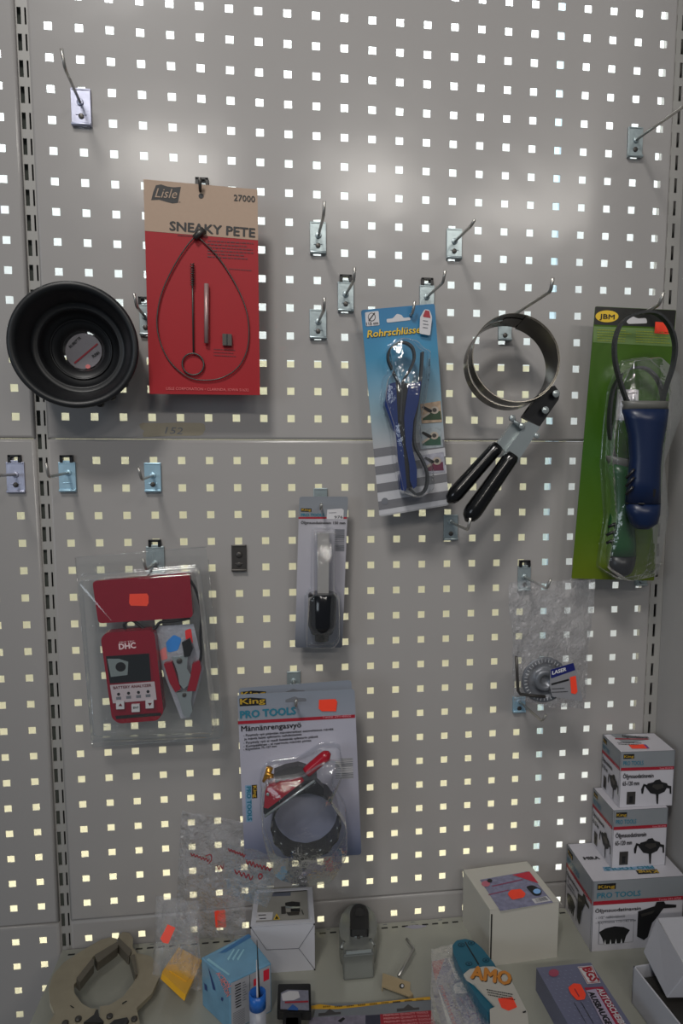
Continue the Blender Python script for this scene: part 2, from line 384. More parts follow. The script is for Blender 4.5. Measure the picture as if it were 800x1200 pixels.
# ------------------------------------------------------------------ display hooks
HG = 'metal display hooks on the perforated wall'
def hook(base, bend, tip, label, L=None, plate=(20, 34), off=(0, 2), clip=True, M=ZINC, wire=WIRE, rod=True, r=0.0021, bolt2=True, nb=8):
    """base: rod root, bend: where the rod turns up, tip: its end"""
    B = at(base[0], base[1], -0.004); pc = at(base[0] + off[0], base[1] + off[1], -0.003)
    t = thing('display_hook', label, 'hook', (pc.x, 0, pc.z), HG)
    sc_ = 1.03 / 800.0; W = plate[0] * sc_; H = plate[1] * sc_; mb = MB(); x, z = pc.x, pc.z
    T = 0.0015
    # plate: front sheet, folded sides, curled lower lip, raised frame
    mb.box((x, -0.0035, z), (W, T, H), M)
    for sgn in (-1, 1): mb.box((x + sgn * (W / 2 - 0.0007), -0.0018, z), (0.0014, 0.0036, H), M)
    mb.tube([(x - W / 2, -0.0055, z - H / 2 + 0.002), (x + W / 2, -0.0055, z - H / 2 + 0.002)], 0.0022, M)
    mb.box((x, -0.0046, z + H / 2 - 0.0015), (W * 0.9, 0.0012, 0.002), M)
    mb.box((x, -0.0046, z - H * .2), (W * 0.55, 0.0012, 0.0012), M)
    mb.build('mounting_plate', t, bevel=0.0004)
    mb = MB(); mb.disc((B.x, -0.004, B.z), (0, -1, 0), 0.0045, 0.0022, M, 14)
    if bolt2: mb.disc((x, -0.004, z - H * .24), (0, -1, 0), 0.0036, 0.0016, DKSTEEL, 14)
    mb.build('rivet', t)
    if clip:
        mb = MB(); zz = z + H / 2
        mb.box((x - 0.0068, -0.003, zz + 0.0045), (0.0044, 0.006, 0.0105), BLACK); mb.box((x + 0.0068, -0.003, zz + 0.0045), (0.0044, 0.006, 0.0105), BLACK)
        mb.box((x, -0.003, zz + 0.0085), (0.0178, 0.006, 0.0035), BLACK); mb.box((x, -0.0035, zz + 0.0012), (0.012, 0.004, 0.0024), M)
        mb.build('black_clip', t, bevel=0.0006)
    if rod:
        if L is None:
            best = (1e9, 0.05); 
            for i in range(10, 140):
                l = i * 0.0015; q = at(bend[0], bend[1], -l); e = (V((q.x, 0, q.z)) - V((B.x, 0, B.z))).length
                if e < best[0]: best = (e, l)
            L = best[1]
        b = at(bend[0], bend[1], -L); e = at(tip[0], tip[1], -L - 0.006)
        d = (b - B).normalized(); u = (e - b).normalized(); k = min(0.006, (e - b).length * .4)
        path = [B, B.lerp(b, .5), b - d * k] + [(b - d * k).lerp(b, i / 4).lerp(b.lerp(b + u * k, i / 4), i / 4) for i in range(1, 5)] + [e]
        mb = MB(); mb.tube(path, r, wire, nb); mb.build('hook_rod', t)
    return t
hook((94, 120), (76, 80), (72, 57), 'empty zinc hook at the upper left, its rod turned up and left', plate=(20, 38), off=(1, 6), clip=False, M=ZINCV)
hook((745, 164), (806, 121), (811, 103), 'empty zinc hook at the top right, its long rod crossing the slotted upright', plate=(18, 34), off=(-1, 3), clip=False)
hook((373, 276), (379, 253), (380, 236), 'empty zinc hook right of the red and tan card, highest of the middle cluster', plate=(18, 35), off=(-.5, 3), clip=False)
hook((405, 345), (414.5, 329), (415.5, 313.5), 'empty zinc hook with a black clip between two others in the middle cluster', plate=(18, 33), off=(0, 3))
hook((373, 377), (379.5, 363), (380, 349), 'empty zinc hook without black clip, lowest of the middle cluster', plate=(19, 33), off=(-.5, 3), clip=False)
hook((532.5, 283), (551.5, 265), (556, 257.5), 'empty zinc hook standing alone above the blue card, rod bent to the right', plate=(18, 34), off=(-.5, 3), clip=False)
hook((500, 348), (519, 331), (521.5, 317), 'zinc hook with black clip peeking over the top of the blue card', plate=(17, 36), off=(0, 5))
hook((470, 375), (483, 368), (486, 353), 'bright steel hook holding the blue pipe wrench card', L=0.064, plate=(17, 34), off=(0, 3), clip=False)
hook((592.5, 375), (645, 341), (647.5, 326), 'very long zinc hook carrying the black-handled oil filter wrench', plate=(16, 25), off=(-1, 12), clip=False, r=0.0024)
hook((528, 612), (548, 621), (551, 607), 'zinc hook under the black wrench handles', plate=(17, 31), off=(0, 6), clip=False)
hook((80, 554), (57, 559), (54, 543), 'bluish zinc hook with black clip below the black funnel', plate=(18, 33), off=(-1, 5), M=ZINCB, bolt2=False)
hook((179, 557), (166, 562), (162, 548), 'pale blue zinc hook below the handwritten tape', plate=(18, 33), off=(0, 2.5), clip=False, M=ZINCB)
hook((170, 371), (160, 359), (157, 344), 'zinc hook half hidden behind the left edge of the red card', plate=(13, 34), off=(0.5, 4))
hook((182, 660), (171, 667), (167.5, 655), 'zinc hook with black clip holding the clear battery analyzer case', plate=(20, 33), off=(0, -3))
hook((280, 650), (280, 650), (280, 640), 'dark steel base plate without a rod, right of the battery analyzer case', plate=(17, 31), off=(0, 4), clip=False, M=DKSTEEL, rod=False)
hook((375.5, 590), (376, 597), (376.5, 591), 'zinc hook at the top of the narrow grey card', plate=(16, 34), off=(0, -1), clip=False)
hook((344, 798), (346.5, 829), (347, 820), 'zinc hook carrying the two large grey piston ring cards', L=0.108, plate=(16, 22), off=(0, -1), clip=False)
hook((614, 676), (640.5, 690), (645, 679), 'zinc hook with black clip holding the clear bag', plate=(16, 30), off=(0, 2))
hook((608, 822), (635, 845), (639.5, 838), 'blue zinc hook just below the clear bag', plate=(16, 20), off=(0, 3.5), clip=False, M=ZINCB)
hook((752, 680), (771, 665), (775, 660), 'zinc hook poking out below the green card beside the slotted upright', L=0.075, plate=(15, 20), off=(-1, -3), clip=False)
hook((236, 236), (234.5, 222), (234, 208), 'dark steel hook through the hole of the red and tan card', L=0.056, plate=(14, 26), off=(1, -4), clip=True, wire=DKSTEEL)
hook((742, 374), (772, 357), (777.5, 342), 'thick bright hook holding the green card and blue wrench', L=0.085, plate=(15, 26), clip=False, r=0.0026)
hook((18, 556), (-14, 558), (-18, 544), 'violet zinc hook with two bolts at the far left edge', plate=(19, 34), off=(0.5, 3.5), M=ZINCV)
# ------------------------------------------------------------------ handwritten masking tape
S = wallsurf(0.0); z = zoom(0, 300, 4)
TAPE = mat('masking_tape', (142, 134, 116), 0.65, k=0.45, bs=80)
mb = MB(); mb.slab(S, z(652, 790, 668, 782, 760, 783, 850, 781, 945, 783, 958, 790, 962, 812, 950, 836, 935, 842, 800, 843, 672, 848, 668, 832, 676, 820, 658, 808), 0.0002, TAPE, 0.0005)
mb.text(S, '152', (193, 508), (214, 509), 8, GREYINK, 0, 3, 0.2)
tag(mb.build('tape_label', None, at(200, 503)), 'beige masking tape strip with handwritten 152 above the panel seam', 'label')
# ------------------------------------------------------------------ red and tan card
CG = 'carded tools hanging on the wall'
Y = -0.050; S = wallsurf(Y); z = zoom(150, 190, 4.139)
t = thing('tool_card', 'red card with tan header and a thin wire loop tied on', 'tool package', at(236, 462, Y), CG)
q = [(168, 210), (301.5, 222), (304.5, 463), (175, 461.5)]
mb = MB(); ml = (169.5, 270.5); mr = (302.4, 281.5)
mb.slab(S, q, 0.0012, CARDRED); mb.patch(S, [q[0], q[1], mr, ml], CARDTAN, 1)
fl = z(135, 112, 160, 108, 190, 118, 220, 122, 256, 120, 248, 160, 242, 197, 215, 200, 185, 192, 150, 182, 112, 184, 122, 145)
mb.patch(S, fl, INK, 2); mb.text(S, 'Lisle', z(130, 170), z(238, 176), 11, CARDTAN, 0, 4, 0.35); mb.text(S, '®', z(246, 197), z(254, 197), 1.8, INK)
mb.text(S, '27000', z(512, 186), z(616, 194), 7.2, INK, 0.012)
mb.text(S, 'SNEAKY PETE', z(200, 329), z(616, 364), 10.5, INK, 0.022)
mb.lines(S, z(385, 378), z(618, 392), 6, (0, 3.7), 1.5, DRED); mb.lines(S, z(490, 515), z(615, 525), 1, (0, 3), 1.0, DRED)
mb.lines(S, z(415, 905), z(530, 911), 3, (0, 3.6), 1.0, DRED)
mb.patch(S, z(240, 352, 385, 362, 385, 366, 240, 356), DRED, 2)
mb.text(S, 'LISLE CORPORATION • CLARINDA, IOWA 51632', z(185, 1104), z(585, 1112), 3.2, mat('pale_red_ink', (190, 90, 90), 0.5), 0.01)
mb.ell(S, (235.5, 229.5), 3, 3, INK, 3); mb.build('card', t)
W3 = lambda *a, Y=Y: [at(*p, Y) for p in z(*a)]
mb = MB(); lp = smoothpath(W3(338, 360, 440, 465, 530, 610, 578, 740, 583, 880, 545, 980, 470, 1040, 380, 1058, 290, 1042, 205, 970, 155, 870, 140, 760, 165, 630, 225, 500, 290, 400, 332, 355, Y=Y - .003), 6)
mb.tube(lp, 0.0009, DKSTEEL, 6); mb.build('wire_loop', t)
mb = MB(); mb.tube(W3(322, 368, 368, 326, Y=Y - .005), 0.0042, DKSTEEL, 10); mb.build('crimp', t)
mb = MB(); mb.tube(W3(312, 560, 314, 700, 317, 925, Y=Y - .003), 0.0012, DKSTEEL, 6)
sp = []
a, b = W3(311, 490, 312, 600, Y=Y - .004)
for i in range(90): th = i * 0.7; p = a.lerp(b, i / 89); sp.append(p + V((math.cos(th) * .0023, math.sin(th) * .0023, 0)))
mb.tube(sp, 0.0007, DKSTEEL, 5)
c = at(*z(315, 980), Y - .003); mb.tube([c + V((math.cos(k * math.pi / 14) * .0145, 0, math.sin(k * math.pi / 14) * .0145)) for k in range(28)], 0.0012, DKSTEEL, 6, True)
mb.build('ring_handle_brush', t)
mb = MB(); mb.tube(W3(380, 590, 380, 878, Y=Y - .005), 0.0031, mat('grey_tube', (120, 100, 98), .4, .5), 12); mb.build('metal_tube', t)
mb = MB(); mb.slab(wallsurf(Y - .006), z(457, 832, 502, 834, 503, 890, 458, 888), 0.006, DKSTEEL); mb.patch(wallsurf(Y - .006), z(476, 833, 483, 833, 483, 889, 476, 889), INK, 1); mb.build('square_weight', t, bevel=.0006)
# ------------------------------------------------------------------ black funnel
F = at(98, 411, -0.020); N_ = at(86, 404.5, -0.092); ax = N_ - F; Ln = ax.length
t = thing('rubber_funnel', 'large black round rubber funnel hanging left of the red card', 'funnel', V((F.x, 0, F.z - 0.08)))
mb = MB()
prof = [(0, .030), (0, .0268), (.004, .0262), (.010, .030), (.014, .037), (.018, .046), (.026, .0500), (.032, .0505), (.034, .0530), (.032, .0560), (.038, .0600), (.052, .0640), (Ln - .010, .0680), (Ln - .003, .0705), (Ln, .074), (Ln, .078), (Ln - .003, .0800), (Ln - .007, .0795), (Ln - .010, .0765), (.05, .0745), (.02, .0715), (.002, .0705), (0, .068), (-.002, .050), (0, .030)]
mb.lathe(prof, F, ax, RUBBER, 72)
for rr, tt in ((.0683, Ln - .016), (.0655, .052), (.0515, .030), (.0385, .016)):
    mb.lathe([(tt - .001, rr + .001), (tt, rr - .0006), (tt + .0016, rr - .0006), (tt + .002, rr + .001)], F, ax, RUBBER, 72)
mb.build('funnel_body', t)
mb = MB(); axn = ax.normalized(); e1 = at(131, 462, -.05); e0 = at(128, 455, -.06)
for (px, py, r) in ((131, 464, 5), (118, 473, 4), (146, 450, 4)):
    c = at(px, py, -.045); mb.tube([c - axn * .004, c + axn * .012], r * .0012, RUBBER, 10)
mb.build('rim_lug', t)
mb = MB(); dS = Surf(F + axn * 0.001, axn); z = zoom(0, 300, 4)
cc = [(98 + 21.5 * math.cos(i * math.pi / 16), 411.5 + 21 * math.sin(i * math.pi / 16)) for i in range(32)]
LAB = mat('silvery_label', (140, 136, 140), .2, .2, bump=.3, bs=70)
mb.slab(dS, cc, .0006, LAB, -0.001); mb.patch(dS, z(345, 500, 455, 408, 460, 414, 352, 505), REDINK, 0); mb.text(dS, 'RUBETTE', z(330, 432), z(380, 385), 3, INK, .02, 1)
mb.text(dS, 'FUNN', z(438, 478), z(468, 456), 3.6, INK, .03, 1); mb.ell(dS, z(412, 518), 3, 2.5, mat('pink_ink', (210, 120, 120), .4), 1); mb.build('label_disc', t)
# ------------------------------------------------------------------ blue pipe wrench card
Y = -0.055; S = wallsurf(Y); z = zoom(410, 340, 4.286)
t = thing('tool_card', 'blue card with yellow title and a blue and black strap wrench', 'tool package', at(485, 600, Y), CG)
q = z(55, 100, 425, 68, 497, 1080, 148, 1138)
g0, g1 = at(*z(230, 80), Y), at(*z(290, 790), Y)
BG = ramp_mat('blue_fade_print', [(0, (28, 98, 140)), (.35, (52, 118, 150)), (.72, (118, 140, 150)), (1, (150, 150, 152))], g0, g1)
mb = MB(); mb.slab(S, q, 0.001, BG, rnd=3)
lt = mat('light_stripe_ink', (166, 166, 170), .5); dk = mat('grey_stripe_ink', (98, 98, 102), .5)
def el(t_): a, b, c, d = [V(p) for p in q]; l = a.lerp(d, t_); r = b.lerp(c, t_); return (l.x, l.y), (r.x, r.y)
def band(t0, t1, M, k=1): l0, r0 = el(t0); l1, r1 = el(t1); mb.patch(S, [l0, r0, r1, l1], M, k)
band(.672, .993, lt)
for t0 in (.672, .757, .842, .927): band(t0, t0 + .042, dk, 2)
mb.patch(S, z(75, 112, 143, 104, 148, 176, 80, 182), WPAPER, 2, 1.5); mb.ell(S, z(109, 135), 4.5, 5, INK, 3); mb.ell(S, z(109, 135), 3.7, 4.2, WPAPER, 4); mb.patch(S, z(92, 152, 122, 112, 126, 115, 96, 156), INK, 5)
mb.text(S, '115 cm', z(82, 176), z(142, 170), 3.2, INK, .02, 5)
mb.patch(S, z(182, 145, 215, 142, 235, 118, 260, 125, 268, 140, 300, 136, 305, 150, 185, 164), WPAPER, 2, 2)
mb.text(S, 'Rohrschlüssel', z(88, 240), z(372, 214), 8.2, mat('dark_blue_ink', (18, 40, 60)), .03, 2, .2)
mb.text(S, 'Rohrschlüssel', z(86, 238), z(370, 212), 8.2, YEL, .015, 4, .2)
for (qq, c1, c2) in ((z(352, 572, 455, 556, 462, 662, 360, 670), (150, 130, 110), (40, 60, 40)), (z(345, 700, 455, 686, 468, 788, 355, 798), (130, 138, 142), (40, 70, 55)), (z(358, 830, 470, 812, 480, 915, 368, 926), (140, 140, 150), (90, 40, 60))):
    mb.patch(S, qq, mat('photo_print_%d' % int(qq[0][1]), c1, .5, bs=160, vary=.5), 3)
    cx = sum(p[0] for p in qq) / 4; cy = sum(p[1] for p in qq) / 4
    mb.patch(S, [(cx - 10, cy + 9), (cx - 9, cy + 3), (cx + 2, cy - 1), (cx + 11, cy - 2), (cx + 12, cy + 8)], mat('photo_tool_%d' % int(qq[0][1]), c2, .5, bs=150, vary=.4), 4)
    mb.ell(S, (cx + 4, cy - 3), 5, 4.5, mat('photo_pale', (150, 140, 128), .5), 5); mb.ell(S, (cx + 4, cy - 3), 2.6, 2.4, DKSTEEL, 6)
    mb.patch(S, [(cx - 11, cy - 6), (cx - 9, cy - 8), (cx + 1, cy - 3), (cx + 1, cy - 1), (cx - 2, cy)], INK, 6)
    mb.patch(S, [(cx - 11, cy + 4), (cx - 2, cy - 1), (cx - 1, cy + 1), (cx - 10, cy + 7)], MATS['photo_pale'], 6)
mb.ell(S, z(175, 1060), 4, 4, GREYINK, 4); mb.build('card', t)
mb = MB(); S2 = wallsurf(Y - .006)
mb.slab(S2, z(352, 135, 375, 95, 400, 100, 412, 135, 402, 228, 348, 218), .0006, WPAPER, rnd=2); mb.patch(S2, z(366, 130, 378, 100, 398, 105, 404, 140, 370, 135), REDINK, 1); mb.lines(S2, z(366, 150), z(398, 155), 3, (0, 4), 1, GREYINK)
mb.build('price_tag', t)
W3 = lambda *a, Y=Y: [at(*p, Y) for p in z(*a)]
mb = MB(); lp = smoothpath(W3(245, 470, 215, 410, 190, 345, 205, 290, 258, 262, 308, 285, 322, 340, 300, 400, 262, 470, 255, 560, 250, 660, Y=Y - .022), 6)
mb.tube(lp, .001, STRAP, flat_=(.013, .0026), up=(0, 1, 0))
lp = smoothpath(W3(362, 312, 358, 380, 350, 470, 338, 560, 322, 680, 325, 780, 365, 860, 388, 930, 375, 1005, 335, 1025, 300, 1000, Y=Y - .020), 6)
mb.tube(lp, .001, STRAP, flat_=(.013, .0030), up=(0, 1, 0)); mb.build('strap', t)
BLUEP = mat('blue_handle_plastic', (12, 36, 88), .3, vary=.1)
mb = MB(); S3 = wallsurf(Y - .030)
mb.slab(S3, z(198, 470, 228, 462, 232, 480, 240, 660, 268, 800, 285, 990, 278, 1008, 258, 1005, 245, 900, 232, 740, 205, 660, 175, 580, 180, 520), .020, BLUEP)
mb.slab(S3, z(295, 470, 358, 458, 345, 560, 318, 660, 310, 780, 336, 900, 335, 985, 318, 998, 302, 960, 298, 880, 280, 780, 272, 640, 285, 540), .020, BLUEP)
mb.build('handle', t, bevel=.003)
mb = MB(); mb.slab(wallsurf(Y - .026), z(228, 462, 300, 466, 285, 560, 275, 700, 298, 900, 300, 1000, 282, 990, 262, 820, 240, 680, 226, 560), .018, BLACK); mb.build('handle_core', t, bevel=.002)
def dome(name, t, S, q, hgt, M, lift=0.0, ins=3.0, rnd=5, top=True):
    """clear vacuum-formed shell over the outline q"""
    q = roundpoly(q, rnd, 5); n = len(q); cx = sum(p[0] for p in q) / n; cy = sum(p[1] for p in q) / n
    rings = []
    for ins_, h in ((-2.5, 0), (0, 0.0005), (ins * .15, hgt * .35), (ins * .4, hgt * .75), (ins * .8, hgt * .95), (ins * 1.3, hgt)):
        rr = []
        for p in q:
            d = math.hypot(p[0] - cx, p[1] - cy); f = (d - ins_) / d; rr.append(S.hit((cx + (p[0] - cx) * f, cy + (p[1] - cy) * f)) + S.n * (h + .0008 + lift))
        rings.append(rr)
    vs = [v for r in rings for v in r]; fs = [[i * n + k, i * n + (k + 1) % n, (i + 1) * n + (k + 1) % n, (i + 1) * n + k] for i in range(len(rings) - 1) for k in range(n)]
    c0 = sum(rings[-1], V()) / n; vs.append(c0 + S.n * hgt * .06); fs += [[(len(rings) - 1) * n + k, (len(rings) - 1) * n + (k + 1) % n, len(vs) - 1] for k in range(n)]
    mb = MB(); mb.add(vs, fs, M, True); return mb.build(name, t)
dome('clear_blister', t, S, z(180, 300, 245, 245, 320, 262, 350, 300, 385, 310, 380, 440, 365, 560, 335, 690, 345, 800, 400, 900, 400, 1010, 330, 1045, 250, 1020, 215, 860, 200, 700, 155, 560, 165, 450, 195, 420), .034, BLISTER)
# ------------------------------------------------------------------ oil filter wrench on the long hook
z = zoom(510, 310, 3.636)
t = thing('oil_filter_wrench', 'oil filter wrench with dark steel band and two black dipped handles', 'wrench', at(590, 560, -.05))
cf = at(592.5, 431, -.045); cn = at(605, 419, -.092); ax = cn - cf; ax_n = ax.normalized(); Lr = ax.length; R = .0635
xx = V((1, 0, 0)) - ax_n * ax_n.x; xx.normalize(); yy = ax_n.cross(xx); yy = yy if yy.z > 0 else -yy
mb = MB()
def bandring(mb, a0, a1, t0, t1, R, M, th=.0012, n=60):
    vs = []
    for i in range(n + 1):
        a = math.radians(a0 + (a1 - a0) * i / n); d = xx * math.cos(a) + yy * math.sin(a)
        for rr, tt in ((R, t0), (R, t1), (R - th, t1), (R - th, t0)): vs.append(cf + ax_n * tt + d * rr)
    fs = [[i * 4 + k, i * 4 + (k + 1) % 4, (i + 1) * 4 + (k + 1) % 4, (i + 1) * 4 + k] for i in range(n) for k in range(4)] + [[0, 1, 2, 3], [n * 4 + k for k in (3, 2, 1, 0)]]
    mb.add(vs, fs, M, False)
bandring(mb, -70, 290, 0, Lr * .42, R, BSTEEL); bandring(mb, -70, 290, Lr * .55, Lr, R, BSTEEL); bandring(mb, -60, 75, 0, Lr, R - .0018, BSTEEL); bandring(mb, 75, 100, Lr * .3, Lr * .7, R - .001, BSTEEL)
o = mb.build('filter_band', t); 
for p in o.data.polygons: p.use_smooth = False
mb = MB(); SL = wallsurf(-.085)
mb.slab(SL, z(508, 515, 530, 545, 525, 575, 445, 690, 372, 650, 400, 610, 430, 570, 468, 528), .010, BLACK); mb.build('pivot_link', t, bevel=.0015)
mb = MB(); mb.slab(wallsurf(-.092), z(395, 668, 446, 692, 345, 850, 288, 812), .012, CHROME); mb.build('right_channel_arm', t, bevel=.0015)
mb = MB(); mb.slab(wallsurf(-.082), z(335, 668, 382, 690, 315, 805, 262, 770), .012, CHROME); mb.build('left_channel_arm', t, bevel=.0015)
mb = MB()
for (x_, y_, r_) in ((511, 551, .0052), (466, 621, .0052), (366, 688, .0045), (430, 730, .004)):
    mb.disc(at(*z(x_, y_), -.0915), (0, -1, 0), r_, .004, CHROME, 18); mb.build('bolt', t); mb = MB()
mb.tube([at(*z(318, 655), -.085), at(*z(365, 688), -.09)], .0028, CHROME); mb.disc(at(*z(325, 655), -.086), (0, -1, 0), .005, .005, CHROME, 6)
mb.build('adjusting_screw', t)
def grip(a, b, ra, rb, Y):
    A = at(*z(*a), Y); B = at(*z(*b), Y); n = 18; P = [A.lerp(B, i / n) for i in range(n + 1)]; R_ = []
    for i in range(n + 1):
        u = i / n; r = ra + (rb - ra) * u
        if u > .82: r *= math.sqrt(max(.02, 1 - ((u - .82) / .18) ** 2))
        if u < .04: r *= .85
        R_.append(r)
    mb = MB(); mb.tube(P, R_, GRIP, 20); return mb.build('handle_grip', t)
grip((268, 772), (52, 1015), .0098, .0120, -.080); grip((330, 810), (130, 1095), .0110, .0135, -.090)
# ------------------------------------------------------------------ green card
Y = -0.048; S = wallsurf(Y); z = zoom(660, 320, 3.157); Z_ = z
t = thing('tool_card', 'tall green card with black header and a green strap wrench', 'tool package', at(715, 678, Y), CG)
q = z(118, 123, 417, 137, 335, 1138, 30, 1130)
GC = ramp_mat('green_card_print', [(0, (54, 82, 18)), (.5, (46, 80, 20)), (.8, (62, 88, 14)), (1, (80, 94, 10))], at(*z(260, 200), Y), at(*z(190, 1130), Y), .25)
mb = MB(); mb.slab(S, q, .001, GC, rnd=2); mb.patch(S, z(118, 124, 416, 138, 410, 202, 113, 190), mat('black_header_ink', (24, 24, 22), .4), 1)
mb.ell(S, z(161, 160), 13.5, 7, YEL, 2, 28); mb.text(S, 'JBM', z(133, 168), z(189, 171), 5.6, INK, .012, 4)
mb.patch(S, z(232, 180, 252, 158, 275, 168, 306, 166, 310, 186, 240, 188), WPAPER, 2, 2)
mb.patch(S, z(112, 197, 410, 208, 402, 272, 109, 256), mat('pale_green_panel_ink', (88, 112, 62), .4), 1)
mb.lines(S, z(125, 208), z(255, 213), 5, (0, 3.1), 1.1, mat('yellow_green_ink', (120, 130, 40)), 3); mb.lines(S, z(268, 213), z(400, 219), 5, (0, 3.1), 1.1, MATS['yellow_green_ink'], 3)
mb.patch(S, z(200, 430, 278, 432, 276, 548, 192, 543), WPAPER, 2); mb.text(S, 'JBM 52044', z(204, 446), z(272, 448), 2.6, INK, .01); mb.barcode(S, z(206, 455, 270, 457, 268, 520, 203, 518), GREYINK, None, 3, 12)
mb.build('card', t)
mb = MB(); mb.patch(S, z(340, 180, 378, 183, 390, 226, 336, 222), ORANGE, 3); o = mb.build('price_sticker', t); o['label'] = 'orange price sticker'
def handle(mbn, t, outline_l, outline_r, M, Y, depth, name):
    """rounded handle from left/right edge lists of (zx_l, zx_r, zy)"""
    mb = MB(); vs = []; n = 14; K = len(outline_l)
    for (xl, yl), (xr, yr) in zip(outline_l, outline_r):
        a = at(*z(xl, yl), Y); b = at(*z(xr, yr), Y); c = (a + b) / 2; h = (b - a) / 2; hd = min(depth, h.length)
        for k in range(n): th = 2 * math.pi * k / n; vs.append(c + h * math.cos(th) + V((0, -1, 0)) * math.sin(th) * hd)
    fs = [[i * n + k, i * n + (k + 1) % n, (i + 1) * n + (k + 1) % n, (i + 1) * n + k] for i in range(K - 1) for k in range(n)]
    fs += [list(range(n))[::-1], [(K - 1) * n + k for k in range(n)]]
    mb.add(vs, fs, M, True); return mb.build(name, t)
GRN = mat('green_handle_plastic', (16, 64, 26), .3, vary=.08); GREYP = mat('grey_collar_plastic', (84, 84, 80), .4)
Yg = Y - .020
handle(0, t, [(168, 705), (170, 740), (180, 800), (178, 860), (166, 930), (160, 1000), (161, 1045)], [(243, 722), (243, 750), (240, 800), (244, 860), (258, 930), (266, 1000), (266, 1045)], GRN, Yg, .015, 'handle')
handle(0, t, [(161, 1043), (163, 1080), (175, 1108), (195, 1122)], [(267, 1043), (262, 1080), (248, 1108), (225, 1122)], BLACK, Yg, .014, 'end_cap')
handle(0, t, [(158, 675), (160, 690), (168, 712)], [(242, 692), (244, 708), (242, 726)], GREYP, Yg, .013, 'collar')
mb = MB(); mb.tube(smoothpath([at(*p, Yg) for p in z(190, 690, 172, 600, 172, 500, 190, 415, 235, 360, 300, 352, 348, 395, 368, 470, 360, 560, 300, 640, 230, 700)], 6), .001, STRAP, flat_=(.010, .0032), up=(0, 1, 0)); mb.build('strap', t)
mb = MB()
for i, (a, b) in enumerate((((165, 940), (195, 925)), ((158, 970), (195, 952)), ((158, 1000), (188, 985)))): mb.tube([at(*z(*a), Yg - .011), at(*z(*b), Yg - .015)], .0022, BLACK, 6)
c = at(*z(243, 1010), Yg - .0125); mb.add([c + V((-.006, 0, .005)), c + V((.006, 0, .005)), c + V((0, 0, -.007))], [[0, 1, 2]], BLACK); mb.build('grip_marks', t)
dome('clear_blister', t, S, z(165, 430, 210, 330, 310, 315, 380, 380, 395, 500, 330, 700, 340, 900, 300, 1110, 200, 1132, 120, 1080, 150, 900, 140, 700, 150, 560), .040, BLISTER)
t = thing('strap_wrench', 'blue strap wrench with black band hanging in front of the green card', 'wrench', at(755, 617, -.1))
Yb = -.105; BLU = mat('deep_blue_plastic', (5, 24, 56), .35, vary=.08)
handle(0, t, [(216, 505), (226, 540), (240, 600), (246, 680), (240, 760), (228, 850)], [(388, 505), (380, 560), (364, 640), (356, 720), (355, 790), (356, 852)], BLU, Yb, .017, 'handle')
handle(0, t, [(229, 854), (236, 890), (248, 925), (270, 946)], [(356, 854), (354, 890), (345, 925), (315, 946)], BLU, Yb, .016, 'end_cap')
handle(0, t, [(214, 474), (222, 488), (216, 506)], [(391, 476), (384, 490), (389, 506)], GREYP, Yb, .015, 'collar')
mb = MB(); mb.tube([at(*z(230, 852), Yb - .002), at(*z(292, 853), Yb - .0165), at(*z(356, 853), Yb - .002)], .0016, BLACK, 6)
for (a, b) in (((232, 760), (262, 725)), ((230, 790), (262, 755)), ((230, 820), (258, 790))): mb.tube([at(*z(*a), Yb - .008), at(*z(*b), Yb - .014)], .002, BLACK, 6)
c = at(*z(327, 815), Yb - .0165); mb.add([c + V((-.006, 0, .006)), c + V((.006, 0, .006)), c + V((.005, 0, -.004)), c + V((0, 0, -.007)), c + V((-.005, 0, -.004))], [[0, 1, 2, 3, 4]], BLACK); mb.build('grip_marks', t)
mb = MB(); mb.tube(smoothpath([at(*p, Yb + .004) for p in z(240, 490, 212, 410, 190, 320, 192, 240, 220, 180, 275, 150, 340, 148, 388, 190, 412, 260, 405, 340, 380, 420, 362, 490)], 6), .001, STRAP, flat_=(.010, .0034), up=(0, 1, 0)); mb.build('strap', t)
# ------------------------------------------------------------------ battery analyzer in a clear case
Y = -0.034; S = wallsurf(Y); z = zoom(80, 620, 4.211)
t = thing('clear_case_pack', 'clear plastic case holding a red battery analyzer and red clamps', 'tool package', at(180, 870, Y), CG)
mb = MB(); mb.slab(S, z(35, 140, 680, 88, 765, 1005, 745, 1040, 120, 1075), .0006, CASE, rnd=4)
for e0, e1 in ((z(35, 140), z(680, 88)), (z(35, 140), z(120, 1075)), (z(120, 1075), z(750, 1030)), (z(690, 150), z(765, 1005))): mb.tube([at(*e0, Y - .001), at(*e1, Y - .001)], .0008, CASE, 6)
for c in z(155, 192, 560, 165, 125, 490, 670, 520, 190, 955, 710, 840): mb.lathe([(0, .0062), (.004, .0055), (.005, .0045), (.004, .0035)], at(*c, Y - .001), (0, -1, 0), CASE, 20)
mb.build('clear_flange', t)
dome('clear_cover', t, S, z(70, 225, 650, 180, 735, 960, 720, 1000, 130, 1020), .034, CASE, ins=5, rnd=6)
CR = mat('red_case_plastic', (120, 16, 34), .25)
Yr = Y - .018; Sr = wallsurf(Yr)
mb = MB(); mb.slab(Sr, z(118, 258, 598, 215, 615, 436, 148, 466), .014, CR, rnd=5); mb.patch(Sr, z(302, 320, 388, 318, 396, 330, 396, 365, 388, 380, 308, 378, 300, 365), ORANGE, 1); mb.build('red_storage_lid', t, bevel=.001)
Ya = Y - .024; Sa = wallsurf(Ya)
mb = MB(); mb.slab(Sa, z(160, 540, 185, 512, 400, 498, 425, 515, 470, 905, 440, 945, 250, 960, 215, 935), .020, CR, rnd=4); an = mb.build('analyzer_body', t, bevel=.002)
mb = MB(); mb.patch(Sa, z(180, 625, 402, 610, 440, 905, 225, 925), mat('dark_red_face', (110, 18, 34), .3), 1)
